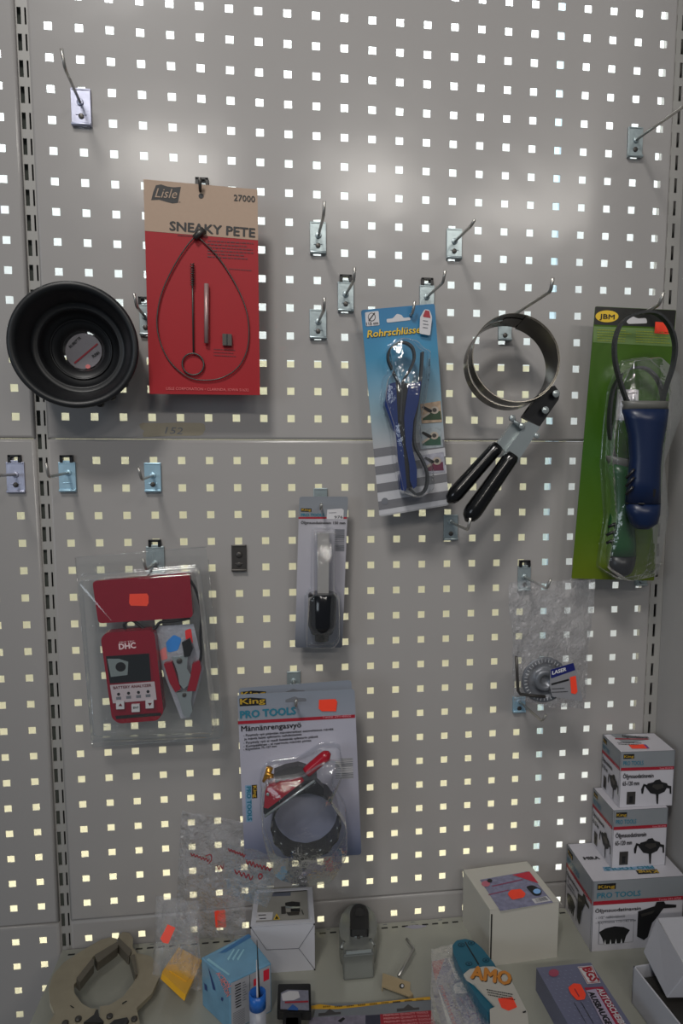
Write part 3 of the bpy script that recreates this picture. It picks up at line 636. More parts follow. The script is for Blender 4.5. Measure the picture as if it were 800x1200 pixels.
mb.patch(Sa, z(186, 628, 398, 614, 408, 748, 205, 762), mat('black_screen', (22, 26, 28), .08), 2)
mb.patch(Sa, z(192, 640, 250, 640, 296, 655, 292, 720, 210, 730), mat('painted_screen_reflection', (110, 118, 118), .25), 3); mb.ell(Sa, z(258, 680), 6, 5.5, BLACK, 4)  # pale patch paints a reflection onto the screen
mb.patch(Sa, z(205, 770, 425, 752, 436, 842, 220, 860), mat('pale_label', (168, 156, 160), .4), 3); mb.text(Sa, 'BATTERY ANALYZER', z(222, 790), z(410, 777), 3.2, DRED, .02, 4)
for i, (x_, y_) in enumerate(((248, 815), (297, 810), (346, 806), (393, 802))): mb.ell(Sa, z(x_, y_), 1.8, 1.8, INK, 4); mb.patch(Sa, z(x_ - 12, y_ + 14, x_ + 12, y_ + 12, x_ + 13, y_ + 26, x_ - 11, y_ + 28), GREYINK, 4)
mb.text(Sa, 'DHC', z(250, 594), z(335, 586), 6.5, mat('pale_pink_ink', (205, 175, 178)), .04, 2); mb.text(Sa, 'PRO TEC', z(252, 564), z(325, 558), 2, MATS['pale_pink_ink'], 0, 2)
mb.patch(Sa, z(232, 922, 455, 906, 458, 920, 236, 938), INK, 2); o = mb.build('face_print', an)
o.data['x'] = 0
mb = MB()
for i, (x_, y_) in enumerate(((257, 868), (333, 882), (402, 864))):
    c = at(*z(x_, y_), Ya - .002); mb.box(c, (.011, .004, .011), WPAPER)
    s_ = wallsurf(Ya - .004)
    if i == 1: mb.text(s_, 'ENT', z(320, 887), z(348, 885), 2.4, INK, .02, 1)
    else: d = -1 if i == 0 else 1; mb.patch(s_, z(x_ - 10, y_ - 6 * d, x_ + 10, y_ - 6 * d, x_, y_ + 9 * d), DRED, 1)
mb.build('button', an, bevel=.0006)
W3 = lambda *a, Y=Y: [at(*p, Y) for p in z(*a)]
mb = MB(); mb.tube(smoothpath(W3(290, 510, 275, 470, 310, 450, 345, 470, 380, 495, 425, 492, 455, 460, 520, 455, 600, 440, Y=Y - .010), 5), .0022, BLACK, 8)
mb.tube(smoothpath(W3(600, 250, 628, 300, 655, 400, 652, 520, 655, 620, 640, 680, Y=Y - .012), 5), .0020, BLACK, 8); mb.build('cable', t)
mb = MB(); sl = wallsurf(Y - .006); mb.slab(sl, z(432, 480, 618, 468, 668, 690, 600, 930, 555, 935, 462, 690), .001, mat('tray_reflections', (128, 128, 134), .25, .4, bump=1.0, bs=90))  # added sheet standing in for reflections in the shiny clamp tray
mb.patch(sl, z(480, 560, 520, 520, 560, 540, 540, 600, 490, 610), mat('blue_reflection_paint', (50, 120, 190), .3), 1, 3); mb.patch(sl, z(575, 500, 605, 490, 615, 560, 585, 600), mat('red_reflection_paint', (205, 50, 50), .3), 1, 2)  # coloured patches paint the reflected surroundings
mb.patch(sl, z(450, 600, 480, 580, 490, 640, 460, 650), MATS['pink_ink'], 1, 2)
mb.build('tray_reflections', t)
CL = mat('red_clamp_grip', (128, 16, 34), .3)
mb = MB(); sc1 = wallsurf(Y - .018)
mb.slab(sc1, z(470, 665, 510, 655, 525, 700, 555, 790, 528, 806, 500, 760), .008, CL); mb.slab(sc1, z(612, 665, 648, 650, 655, 690, 628, 800, 585, 800, 600, 740), .008, CL); mb.build('clamp_grip', t, bevel=.0015)
mb = MB(); mb.slab(sc1, z(508, 632, 590, 625, 585, 690, 605, 720, 590, 770, 570, 790, 548, 765, 540, 715, 530, 680), .006, CHROME); mb.slab(sc1, z(532, 808, 612, 800, 605, 850, 612, 900, 588, 935, 565, 915, 550, 860), .007, CHROME)
mb.disc(at(*z(548, 650), Y - .018), (0, -1, 0), .004, .002, DKSTEEL, 14); mb.disc(at(*z(572, 818), Y - .018), (0, -1, 0), .003, .002, DKSTEEL, 14)
mb.slab(wallsurf(Y - .020), z(560, 560, 598, 540, 615, 590, 600, 628, 572, 632), .006, BLACK)
mb.build('clamp_jaw', t, bevel=.001)
# ------------------------------------------------------------------ narrow grey card with chrome bar tool
Y = -0.030; S = wallsurf(Y); z = zoom(330, 560, 5.711)
t = thing('tool_card', 'narrow grey card with a plain metal bar and black socket tool', 'tool package', at(376, 758, Y), CG)
q = z(118, 125, 444, 125, 405, 1136, 88, 1136)
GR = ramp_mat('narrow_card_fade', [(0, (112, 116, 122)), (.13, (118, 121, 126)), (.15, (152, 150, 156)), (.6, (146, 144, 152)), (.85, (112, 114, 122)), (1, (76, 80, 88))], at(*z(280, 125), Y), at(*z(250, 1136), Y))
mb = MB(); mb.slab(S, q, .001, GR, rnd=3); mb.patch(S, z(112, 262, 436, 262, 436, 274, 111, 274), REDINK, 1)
mb.patch(S, z(128, 203, 200, 205, 199, 228, 128, 226), INK, 1); mb.text(S, 'King', z(133, 220), z(196, 221), 2.6, GOLD, .02, 3); mb.text(S, 'PRO TOOLS', z(128, 256), z(285, 257), 3.2, TEALINK, .03, 3)
mb.text(S, 'Öljynsuodatinavain 150 mm', z(128, 308), z(425, 310), 3.2, INK, .012, 3)
mb.barcode(S, z(356, 342, 420, 343, 418, 492, 352, 490), GREYINK, None, 2, 13, True)
mb.patch(S, z(305, 212, 400, 205, 415, 215, 412, 278, 300, 276), WPAPER, 2); mb.text(S, '976', z(352, 272), z(408, 271), 3.2, INK, 0, 4); mb.lines(S, z(315, 232), z(370, 230), 1, (0, 1), .8, GREYINK, 3); mb.build('card', t)
mb = MB(); mb.slab(wallsurf(Y - .022), z(240, 372, 318, 372, 314, 775, 240, 775), .013, mat('satin_steel_bar', (152, 148, 144), .3, .2), rnd=1); mb.build('chrome_bar', t, bevel=.0008)
SOCK = mat('gloss_black_socket', (16, 17, 20), .12)
c0 = at(*z(273, 770), Y - .020); c1 = at(*z(268, 1040), Y - .020); r0 = .0212
mb = MB(); mb.lathe([(0, r0 * .6), (0, r0 * .92), (.002, r0), ((c1 - c0).length * .78, r0 * .98), ((c1 - c0).length, r0 * .75), ((c1 - c0).length, r0 * .5), ((c1 - c0).length * 1.18, r0 * .48), ((c1 - c0).length * 1.2, r0 * .3)], c0, c1 - c0, SOCK, 28, True); mb.build('black_socket', t)
dome('clear_blister', t, S, z(205, 340, 352, 340, 348, 740, 385, 780, 380, 1060, 340, 1112, 160, 1112, 155, 1040, 165, 780, 200, 740), .036, BLISTER, rnd=3)
# ------------------------------------------------------------------ two large grey King cards
z = zoom(260, 780, 4.444)
def kingcard(Y, q, label):
    S = wallsurf(Y); t = thing('tool_card', label, 'tool package', at((q[2][0] + q[3][0]) / 2, q[2][1], Y), CG)
    A = V(q[0]); B = V(q[1]); D = V(q[3]); u = (B - A); v = (D - A)
    o0 = z(80, 152); o1 = z(690, 122); o3 = z(118, 1013)
    U = V(o1) - V(o0); W_ = V(o3) - V(o0); det = U.x * W_.y - U.y * W_.x
    def f(*a):
        out = []
        for i in range(0, len(a), 2):
            p = V(z(a[i], a[i + 1])) - V(o0); s = (p.x * W_.y - p.y * W_.x) / det; r = (U.x * p.y - U.y * p.x) / det
            w_ = A + u * s + v * r; out.append((w_.x, w_.y))
        return out if len(out) > 1 else out[0]
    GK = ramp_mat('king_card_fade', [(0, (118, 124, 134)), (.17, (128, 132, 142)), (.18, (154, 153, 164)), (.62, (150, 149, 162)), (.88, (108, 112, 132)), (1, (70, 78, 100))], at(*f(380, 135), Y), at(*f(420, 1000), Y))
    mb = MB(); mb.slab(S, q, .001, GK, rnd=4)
    mb.patch(S, f(82, 290, 692, 255, 693, 272, 84, 306), REDINK, 1)
    mb.patch(S, f(90, 172, 150, 166, 228, 172, 230, 205, 92, 212), INK, 1); mb.text(S, 'King', f(94, 202), f(226, 194), 6.4, GOLD, .02, 3)
    mb.text(S, 'PRO TOOLS', f(94, 275), f(386, 252), 8.5, TEALINK, .035, 3); mb.text(S, 'Tuote 291-6020', f(522, 274), f(672, 266), 2.6, mat('pink_white_ink', (200, 130, 140)), .01, 4)
    mb.text(S, 'Männänrengasvyö', f(100, 343), f(413, 321), 6.4, INK, .014, 3)
    for s_, a, b in (('- Pysyttely vyö pitämään männänrenkaat asennettaessa mäntää', (112, 369), (580, 335)), ('ja mäntä lisätä sylinterin vaihdettaessa', (116, 388), (415, 362)), ('- Pysyttely vyö ei vaadi lisättävää sylinterin päässä', (112, 408), (500, 374)), ('- Kumipäällinen - ei naarmuta männän pintaa', (112, 426), (465, 394)), ('- Käyttöalue 75-127 mm', (112, 443), (285, 424))):
        mb.text(S, s_, f(*a), f(*b), 2.6, INK, .012, 3)
    mb.patch(S, f(330, 178, 362, 166, 378, 160, 395, 168, 438, 170, 440, 186, 330, 192), GREYINK, 1, 2)
    mb.barcode(S, f(588, 484, 680, 480, 684, 588, 592, 592), GREYINK, WPAPER, 1, 13, True)
    mb.patch(S, f(155, 622, 182, 620, 184, 690, 157, 692), INK, 1); mb.text(S, 'King', f(162, 626), f(166, 688), 4.2, GOLD, .03, 3)
    mb.patch(S, f(120, 624, 153, 622, 158, 812, 126, 815), mat('pale_blue_ink', (112, 140, 165), .5), 1); mb.text(S, 'PRO TOOLS', f(128, 630), f(134, 808), 5, TEALINK, .035, 3)
    mb.build('card', t)
    return t, S
kingcard(-.066, [(279.5, 806.5), (411.5, 797), (421, 990), (288, 999)], 'rear one of the two large grey cards, only its top edge showing')
Y = -.088
t, S = kingcard(Y, z(80, 152, 690, 122, 726, 985, 118, 1013), 'front large grey card with red lever and round black band tool')
mb = MB(); mb.patch(S, z(505, 178, 590, 174, 600, 188, 594, 238, 520, 238, 503, 224), ORANGE, 5); o = mb.build('price_sticker', t); o['label'] = 'orange price sticker'
cf = at(*z(437, 762), Y - .004); cn = at(*z(438, 838), Y - .048); ax = cn - cf; ax_n = ax.normalized(); Lr = ax.length
xx = V((1, 0, 0)) - ax_n * ax_n.x; xx.normalize(); yy = ax_n.cross(xx); yy = yy if yy.z > 0 else -yy
mb = MB(); n = 96; vs = []; RB = .0468
for i in range(n):
    a = 2 * math.pi * i / n; d = xx * math.cos(a) + yy * math.sin(a); wob = .0016 * math.cos(a * 14)
    for rr, tt in ((RB + .0010, 0), (RB + .0014, Lr + wob), (RB - .0010, Lr + wob), (RB - .0014, 0)): vs.append(cf + ax_n * (tt - (wob if tt == 0 else 0)) + d * (rr + wob * .3))
mb.add(vs, [[i * 4 + k, i * 4 + (k + 1) % 4, ((i + 1) % n) * 4 + (k + 1) % 4, ((i + 1) % n) * 4 + k] for i in range(n) for k in range(4)], mat('black_band_steel', (13, 13, 15), .4, 0))
mb.build('compressor_band', t)
mb = MB()
for i in range(14):
    a = 2 * math.pi * (i + .5) / 14
    if math.sin(a) < .25: d = xx * math.cos(a) + yy * math.sin(a); mb.disc(cf + ax_n * Lr * .75 + d * (RB - .0018), -d, .0022, .0012, CHROME, 10)
mb.build('band_rivet', t)
LEV = mat('red_lever_plastic', (140, 18, 34), .22)
mb = MB(); a = at(*z(440, 555), Y - .045); b = at(*z(560, 452), Y - .045); n = 10
mb.tube([a.lerp(b, i / n) for i in range(n + 1)], [.0078 * (1 if i < n - 1 else (.85 if i == n - 1 else .4)) for i in range(n + 1)], LEV, 16); mb.build('red_lever', t)
mb = MB(); sk = wallsurf(Y - .050)
mb.slab(sk, z(225, 650, 300, 610, 415, 585, 428, 600, 300, 700, 240, 745, 218, 740), .018, LEV); mb.build('red_latch_plate', t, bevel=.0015)
mb = MB(); mb.slab(wallsurf(Y - .046), z(270, 560, 330, 535, 400, 522, 440, 535, 470, 560, 495, 565, 495, 590, 430, 600, 410, 580, 340, 590, 280, 615), .014, mat('grey_arm_plastic', (62, 62, 64), .4)); mb.slab(wallsurf(Y - .044), z(215, 735, 250, 735, 300, 700, 300, 740, 235, 785, 216, 770), .014, BLACK)
mb.slab(wallsurf(Y - .044), z(420, 620, 478, 590, 530, 640, 530, 680, 425, 655), .014, BLACK); mb.build('latch_arm', t, bevel=.0015)
mb = MB(); mb.tube([at(*z(222, 786), Y - .056), at(*z(482, 598), Y - .056)], .0018, CHROME, 10); mb.disc(at(*z(238, 668), Y - .051), (0, -1, 0), .0022, .002, CHROME, 10); mb.build('chrome_rod', t)
mb = MB(); mb.tube([at(*z(225, 605), Y - .035), at(*z(250, 530), Y - .035)], .0045, mat('brass', (130, 95, 40), .3, .8, k=.4), 12); mb.tube([at(*z(225, 560), Y - .040), at(*z(272, 578), Y - .040)], .0028, MATS['brass'], 10); mb.build('brass_screw', t)
dome('clear_blister', t, S, z(205, 560, 240, 500, 400, 480, 520, 400, 610, 410, 615, 480, 560, 600, 640, 720, 640, 880, 560, 1010, 420, 1030, 280, 990, 230, 860, 205, 760), .062, BLISTER, rnd=8)
# ------------------------------------------------------------------ clear bags
def bag(name, label, q3, M=None, puff=.012, amp=.004, seed=1, nu=26, nv=34, fold=True, cat='plastic bag', parent=None):
    """q3: four world corners TL TR BR BL; front and back film with crumples"""
    from mathutils import noise
    M = M or BAG
    TL, TR, BR, BL = [V(p) for p in q3]; nrm = (TR - TL).cross(BL - TL).normalized()
    if nrm.dot(CAM - TL) < 0: nrm = -nrm
    mb = MB()
    for side in (1, -1):
        vs = []
        for j in range(nv + 1):
            for i in range(nu + 1):
                u, v = i / nu, j / nv; p = TL.lerp(TR, u).lerp(BL.lerp(BR, u), v)
                e = min(u, 1 - u, v, 1 - v); edge = min(1, e * 7)
                pf = puff * (math.sin(math.pi * u) * math.sin(math.pi * min(1, v * .9 + .1))) ** .6 if 0 < u < 1 and v < 1 else 0
                nz = noise.fractal(V((u * 4 + seed * 3.1, v * 5, side * 2.0)), .9, 2.2, 4) * amp
                rd = abs(noise.noise(V((u * 7 + seed, v * 7, side)))) * amp * 1.6
                wob = noise.noise(V((u * 3, v * 3, seed))) * .004
                vs.append(p + nrm * (side * pf * .5 + (nz + rd) * (.35 + .65 * edge)) + (TR - TL).normalized() * wob + (BL - TL).normalized() * noise.noise(V((u * 3, v * 3, seed + 9))) * .004)
        W = nu + 1
        mb.add(vs, [[j * W + i, j * W + i + 1, (j + 1) * W + i + 1, (j + 1) * W + i] for j in range(nv) for i in range(nu)], M, True)
    if parent is not None: return mb.build('clear_film', parent)
    return mb
z = zoom(580, 640, 5.454); Y = -.088
t = thing('clear_bag_pack', 'clear plastic bag with a round gauge, bent bar and blue-headed label', 'bag', at(640, 828, Y), 'clear bags of small tools')
bag('x', '', [at(596, 683, Y), at(697, 678, Y), at(684, 831, Y), at(602, 823, Y)], puff=.016, amp=.005, seed=2, parent=t)
DG = mat('dark_grey_gauge', (72, 74, 78), .35, .4)
c = at(*z(310, 850), Y - .004)
mb = MB(); mb.lathe([(0, .0), (0, .034), (.003, .0345), (.004, .033), (.004, .026), (.003, .0255), (.003, .017), (.007, .0165), (.009, .014), (.009, .008), (.005, .0075), (.005, 0)], c, (0, -1, 0), DG, 48)
for k in range(36):
    a = k * math.pi / 18; d = V((math.cos(a), 0, math.sin(a))); s_ = V((-math.sin(a), 0, math.cos(a))) * .0004; p = c + V((0, -.0043, 0))
    mb.add([p + d * .0270 - s_, p + d * .0315 - s_, p + d * .0315 + s_, p + d * .0270 + s_], [[0, 1, 2, 3]], WHITE)
mb.build('angle_gauge', t)
mb = MB(); P = [at(*p, Y - .012) for p in z(135, 705, 140, 820, 146, 925, 160, 945, 230, 955, 320, 962)]; mb.tube(P, .0023, DKSTEEL, 6); mb.build('hex_bar', t)
s_ = wallsurf(Y - .016); mb = MB(); mb.slab(s_, z(352, 790, 500, 745, 520, 800, 560, 990, 365, 962, 350, 900), .0006, mat('grey_label_paper', (120, 120, 124), .4)); mb.patch(s_, z(353, 790, 500, 746, 512, 792, 357, 846), mat('navy_ink', (20, 26, 90), .4), 1)
mb.text(s_, 'LASER', z(364, 822), z(455, 796), 4, WHITE, .03, 3, .2); mb.patch(s_, z(358, 878, 470, 848, 472, 860, 360, 890), INK, 1); mb.lines(s_, z(362, 910), z(465, 905), 2, (0, 4), .9, INK)
mb.patch(s_, z(478, 838, 515, 828, 526, 930, 512, 946, 486, 940), ORANGE, 3); mb.build('paper_label', t)
# bags at the lower left
t = thing('clear_bag_pack', 'crumpled clear bag with a yellow block and orange sticker', 'bag', atz(208, 1165, SHZ), 'clear bags of small tools')
z = zoom(30, 1000, 3.077)
Yt = -.02; B0 = at(183, 1050, -.040); B1 = at(233, 1056, -.046); B2 = atz(236, 1160, SHZ + .012); B3 = atz(178, 1150, SHZ + .012)
bag('x', '', [B0, B1, B2, B3], puff=.020, amp=.005, seed=5, parent=t)
YB = mat('yellow_plastic_block', (212, 158, 40), .35, vary=.08)
sb = tri(atz(187, 1140, SHZ + .034), atz(217, 1168, SHZ + .030), at(211, 1109, -.040))
mb = MB(); mb.slab(sb, z(490, 430, 552, 338, 636, 385, 578, 512), .008, YB, rnd=2); mb.slab(sb, z(515, 420, 560, 350, 625, 388, 580, 462), .001, YB, .001, rnd=2); mb.build('yellow_block', t, bevel=.0015)
sb2 = tri(B0 + V((0, -.022, 0)), B1 + V((0, -.022, 0)), B2 + V((0, -.018, .008)))
mb = MB(); mb.slab(sb2, z(485, 308, 512, 256, 540, 268, 514, 326, 495, 322), .0004, ORANGE); o = mb.build('price_sticker', t); o['label'] = 'orange price sticker'
t = thing('clear_bag_pack', 'large limp clear bag with red handwriting leaning on the wall', 'bag', atz(255, 1110, SHZ), 'clear bags of small tools')
B = [at(213, 950, -.020), at(285, 962, -.020), atz(300, 1108, SHZ + .03), atz(205, 1100, SHZ + .02)]
B[2] = at(289, 1100, -.050); B[3] = at(204, 1098, -.026)
bag('x', '', B, puff=.008, amp=.006, seed=8, nv=44, parent=t)
s3 = tri(B[0] + V((0, -.016, 0)), B[1] + V((0, -.016, 0)), B[3] + V((0, -.016, 0))); z4 = zoom(160, 930, 4.444)
mb = MB(); mb.slab(s3, z4(405, 612, 460, 605, 468, 695, 412, 700), .0004, ORANGE, rnd=1.5); o = mb.build('price_sticker', t); o['label'] = 'orange price sticker'
RM = mat('red_marker_ink', (130, 34, 42), .5)
def scribble(S, pts_list, mb, r=.0009):
    for pts in pts_list: mb.tube(smoothpath([S.hit(p) for p in pts], 4), r, RM, 5)
random.seed(3)
def words(a, b, hh, n):
    out = []; pts = []
    for i in range(n * 2 + 1):
        t_ = i / (n * 2); x_ = a[0] + (b[0] - a[0]) * t_; y_ = a[1] + (b[1] - a[1]) * t_ + (hh if i % 2 else -hh) * (.5 + random.random() * .6)
        pts.append((x_, y_))
    return [pts]
mb = MB(); scribble(s3, words(z4(282, 315), z4(378, 350), 1.8, 6) + words(z4(420, 385), z4(455, 380), 3, 2) + [z4(360, 325, 385, 318, 390, 345, 372, 366)], mb); mb.build('red_handwriting', t)
t = thing('clear_bag_pack', 'clear bag flap with red handwriting below the large grey card', 'bag', at(310, 1060, -.11), 'clear bags of small tools')
B = [at(264, 988, -.118), at(332, 1006, -.118), at(312, 1064, -.108), at(262, 1046, -.108)]
bag('x', '', B, puff=.004, amp=.003, seed=11, nu=18, nv=18, parent=t)
s4 = tri(B[0] + V((0, -.008, 0)), B[1] + V((0, -.008, 0)), B[3] + V((0, -.008, 0)))
mb = MB(); scribble(s4, words(z4(478, 292), z4(565, 325), 1.6, 6) + words(z4(570, 358), z4(700, 395), 2.6, 7) + words(z4(510, 405), z4(605, 440), 2.6, 4) + [z4(640, 415, 655, 430, 640, 445, 635, 425, 655, 418)], mb); mb.build('red_handwriting', t)
# ------------------------------------------------------------------ boxes
def carton(t, base4, h, M, name='carton', bevel=.0008):
    """base4: four world corners on the ground, ccw; returns the surfaces of its faces"""
    mb = MB(); mb.prism(base4, V((0, 0, h)), M); return mb.build(name, t, bevel=bevel)
def rect(a, b, c):
    """turn three measured corners (front-left, front-right, back-left) into a true rectangle"""
    a, b, c = V(a), V(b), V(c); u = (b - a); u.z = 0; n = V((-u.y, u.x, 0)).normalized(); d = abs((c - a).dot(n)); return [a, a + u, a + u + n * d, a + n * d]
def kingbox(label, fl, fr, bl, z0, h, zf, words_, big=False):
    a, b, c = V((*fl, z0)), V((*fr, z0)), V((*bl, z0)); q = rect(a, b, c); up = V((0, 0, h))
    ctr = (q[0] + q[2]) / 2; t = thing('tool_box', label, 'box', ctr, 'stacked white and grey tool boxes'); KW = mat('king_box_white', (176, 174, 180), .4, vary=.01, bs=20)
    carton(t, q, h, KW)
    dirs = {'f': (q[0], q[1]), 's': (q[3], q[0])}
    mb = MB(); GB = mat('king_box_grey', (118, 122, 126), .42, vary=.02)
    for key, (p0, p1) in dirs.items():
        x_ = (p1 - p0).normalized(); nn = V((x_.y, -x_.x, 0)); Wd = (p1 - p0).length
        P = lambda u, v, k=1: p0 + x_ * (u * Wd) + V((0, 0, h * v)) + nn * (.0003 * k + .0002)
        Q = lambda us, M, k=1: mb.add([P(u, v, k) for u, v in us], [list(range(len(us)))], M)
        def T(st, u0, u1, v, hh, M, bold=.02, k=3):
            vs, fs = embolden(*font_geo(st), min(bold, .03) * .9); x0 = min(p.x for p in vs); x1 = max(p.x for p in vs); sx = (u1 - u0) * Wd / (x1 - x0); sy = hh * h / .7
            mb.add([P(u0, v, k) + x_ * ((p.x - x0) * sx) + V((0, 0, p.y * sy)) + nn * p.z for p in vs], fs, M)
        Q([(0, 1), (0, .72), (1, .72), (1, 1)], GB); Q([(0, .72), (0, .665), (1, .665), (1, .72)], REDINK, 2)
        Q([(.045, .88), (.045, .965), (.245, .965), (.245, .88)], INK, 2); T('King', .055, .235, .902, .045, GOLD); T('PRO TOOLS', .045, .52 if big else .42, .765, .075, TEALINK); T('Tuote 291-0720', .72, .97, .675, .03, MATS['pink_white_ink'], .01)
        if not big:
            T('Öljynsuodatinavain', .05, .62, .53, .075, INK, .03); T('65-120 mm', .05, .36, .40, .075, INK, .03)
            Q([(.14, .05), (.14, .28), (.30, .28), (.30, .05)], DKSTEEL, 2); Q([(.19, .08), (.19, .2), (.25, .2), (.25, .08)], INK, 3)
            # printed picture of a three-legged filter wrench
            Q([(.48, .36), (.52, .42), (.62, .44), (.66, .48), (.74, .49), (.78, .44), (.88, .41), (.90, .36), (.84, .26), (.72, .21), (.58, .24)], INK, 2)
            Q([(.40, .32), (.44, .42), (.50, .40), (.50, .37), (.46, .37), (.44, .24), (.41, .24)], INK, 3); Q([(.88, .38), (.96, .36), (.97, .22), (.94, .22), (.93, .32), (.88, .33)], INK, 3)
            Q([(.68, .22), (.70, .05), (.73, .04), (.73, .22)], INK, 3); Q([(.60, .36), (.62, .40), (.80, .40), (.82, .34), (.7, .3)], DKSTEEL, 3)
        else:
            T('Öljynsuodatinavain', .03, .53, .56, .05, INK, .02); T('- 1/2" neliövääntiö', .04, .36, .47, .035, GREYINK, .015); T('- Käyttöalue 110-140 mm', .04, .48, .40, .035, GREYINK, .015)
            Q([(.08, .10), (.08, .43), (.46, .43), (.46, .10)], GREYINK, 2); Q([(.085, .105), (.085, .425), (.455, .425), (.455, .105)], KW, 3)
            Q([(.08, .28), (.15, .33), (.25, .35), (.35, .33), (.42, .28), (.38, .20), (.36, .10), (.14, .10), (.12, .18)], INK, 4)
            for k in range(4): Q([(.14 + k * .06, .10), (.15 + k * .06, .17), (.16 + k * .06, .10)], WHITE, 5)
            Q([(.50, .54), (.68, .60), (.70, .66), (.78, .66), (.80, .62), (.92, .60), (.92, .56), (.78, .56), (.70, .42), (.66, .36), (.62, .16), (.58, .12), (.50, .18)], INK, 4); Q([(.53, .50), (.68, .54), (.66, .50), (.54, .46)], DKSTEEL, 5)
        # dark outline of the box edges
        for u in (.004, .996): Q([(u - .004, 0), (u - .004, 1), (u + .004, 1), (u + .004, 0)], GREYINK, 3)
    st = Surf(q[0] + up, (0, 0, 1))
    for p0, p1 in ((q[0], q[1]), (q[0], q[3]), (q[1], q[2]), (q[3], q[2])): mb.tube([p0 + up, p1 + up], .0004, GREYINK, 4)
    mb.build('box_print', t); return t, q, st
TH = .0014
tB, qB, sB = kingbox('bottom and largest of the three stacked white and grey tool boxes', (.7700, -.105), (.9170, -.1085), (.7740, -.004), SHZ, .115, 0, 0, True)
tM, qM, sM = kingbox('middle of the three stacked white and grey tool boxes', (.8130, -.0765), (.9020, -.0785), (.812, -.004), SHZ + .1155, .0955, 0, 0)
tT, qT, sT = kingbox('topmost of the three stacked white and grey boxes, orange sticker on lid', (.8250, -.0690), (.9120, -.0735), (.826, -.002), SHZ + .2115, .0905, 0, 0)
z = zoom(640, 840, 4.1375)
mb = MB(); mb.text(sB, 'MIRA', z(185, 694), z(262, 690), 3.6, INK, .03)
mb.patch(sB, z(272, 728, 510, 716, 520, 736, 280, 748), MATS['pale_blue_ink'], 1); mb.text(sB, 'PRO TOOLS', z(514, 720), z(280, 731), 4, TEALINK, .03, 2); mb.patch(sB, z(432, 744, 535, 738, 548, 758, 445, 764), INK, 1); mb.text(sB, 'King', z(536, 742), z(440, 747), 3.6, GOLD, .03, 2); mb.build('top_print', tB)
mb = MB(); mb.patch(sT, z(308, 84, 372, 82, 505, 108, 400, 128, 372, 126), MATS['king_box_grey'], 1); mb.text(sT, 'Öljynsuodatinavain', z(372, 100), z(498, 104), 2.6, INK, .02); mb.patch(sT, z(330, 104, 492, 106, 496, 110, 336, 109), REDINK, 2); mb.lines(sT, z(345, 122), z(470, 126), 2, (1, 2), .8, INK)
mb.patch(sT, z(398, 136, 470, 133, 490, 154, 415, 154), ORANGE, 2); mb.patch(sT, z(470, 133, 482, 134, 500, 152, 490, 154), mat('violet_ink', (110, 60, 120)), 2); mb.build('top_print', tT)
# cream carton with a product label on its lid
zt_ = SHZ + .090; a = atz(574, 1067, zt_); b = atz(655, 1057, zt_); c = atz(542.5, 1020, zt_); c2 = atz(617, 1010, zt_)
q = rect(a, b, c); q[3] = V((c.x, min(c.y, -.004), zt_)); q[2] = V((c2.x, min(c2.y, -.004), zt_)); q = [V((p.x, p.y, SHZ)) for p in q]
t = thing('tool_box', 'cream white carton with a red and blue product label on its lid', 'box', (q[0] + q[2]) / 2); carton(t, q, .0895, WCARTON)
s5 = flat(zt_); z = zoom(560, 1000, 5)
mb = MB(); ul = [V((p.x, p.y, SHZ)) for p in q]
nf = V(((q[1] - q[0]).y, -(q[1] - q[0]).x, 0)).normalized(); 
lid = [p + V((0, 0, .0898)) for p in q]; mb.prism(lid, V((0, 0, .0012)), WCARTON)
mb.prism([q[1] + V((0, 0, .090)), q[1] + V((.004, -.002, .086)), q[2] + V((.004, -.002, .086)), q[2] + V((0, 0, .090))], V((0, 0, .0012)), WCARTON); mb.build('lid', t, bevel=.0004)
mb = MB(); x_ = (q[1] - q[0]).normalized(); mb.box((q[0].x + .0035 * x_.x - .001, q[0].y - .0006, SHZ + .044), (.0018, .0012, .080), BLACK); mb.build('lid_gap', t)
s5 = flat(zt_ + .0012); mb = MB(); LB = mat('mottled_blue_label', (112, 112, 135), .25, bs=140, vary=.45)
mb.patch(s5, z(10, 155, 290, 105, 440, 288, 130, 338), LB, 1); mb.patch(s5, z(200, 126, 300, 106, 355, 176), mat('label_red', (170, 30, 50), .3), 2); mb.ell(s5, z(45, 178), 5, 3.4, mat('label_pink', (165, 90, 105), .3), 3)
mb.ell(s5, z(68, 160), 3, 2.2, INK, 4); mb.patch(s5, z(80, 190, 260, 150, 262, 156, 82, 196), mat('label_maroon', (120, 50, 80), .3), 2); mb.patch(s5, z(60, 240, 180, 212, 182, 217, 62, 246), MATS['label_maroon'], 2)
mb.patch(s5, z(278, 195, 320, 185, 375, 215, 370, 245, 330, 250), INK, 3, 3); mb.ell(s5, z(345, 222), 4.5, 3, mat('label_sky', (120, 165, 215), .2), 4); mb.patch(s5, z(312, 268, 400, 250, 428, 278, 335, 294), WPAPER, 2); mb.barcode(s5, z(330, 266, 392, 254, 412, 272, 345, 286), GREYINK, None, 3, 12)
mb.patch(s5, z(172, 238, 190, 214, 250, 208, 280, 235, 268, 258, 200, 272), ORANGE, 4, 2); mb.build('product_label', t)
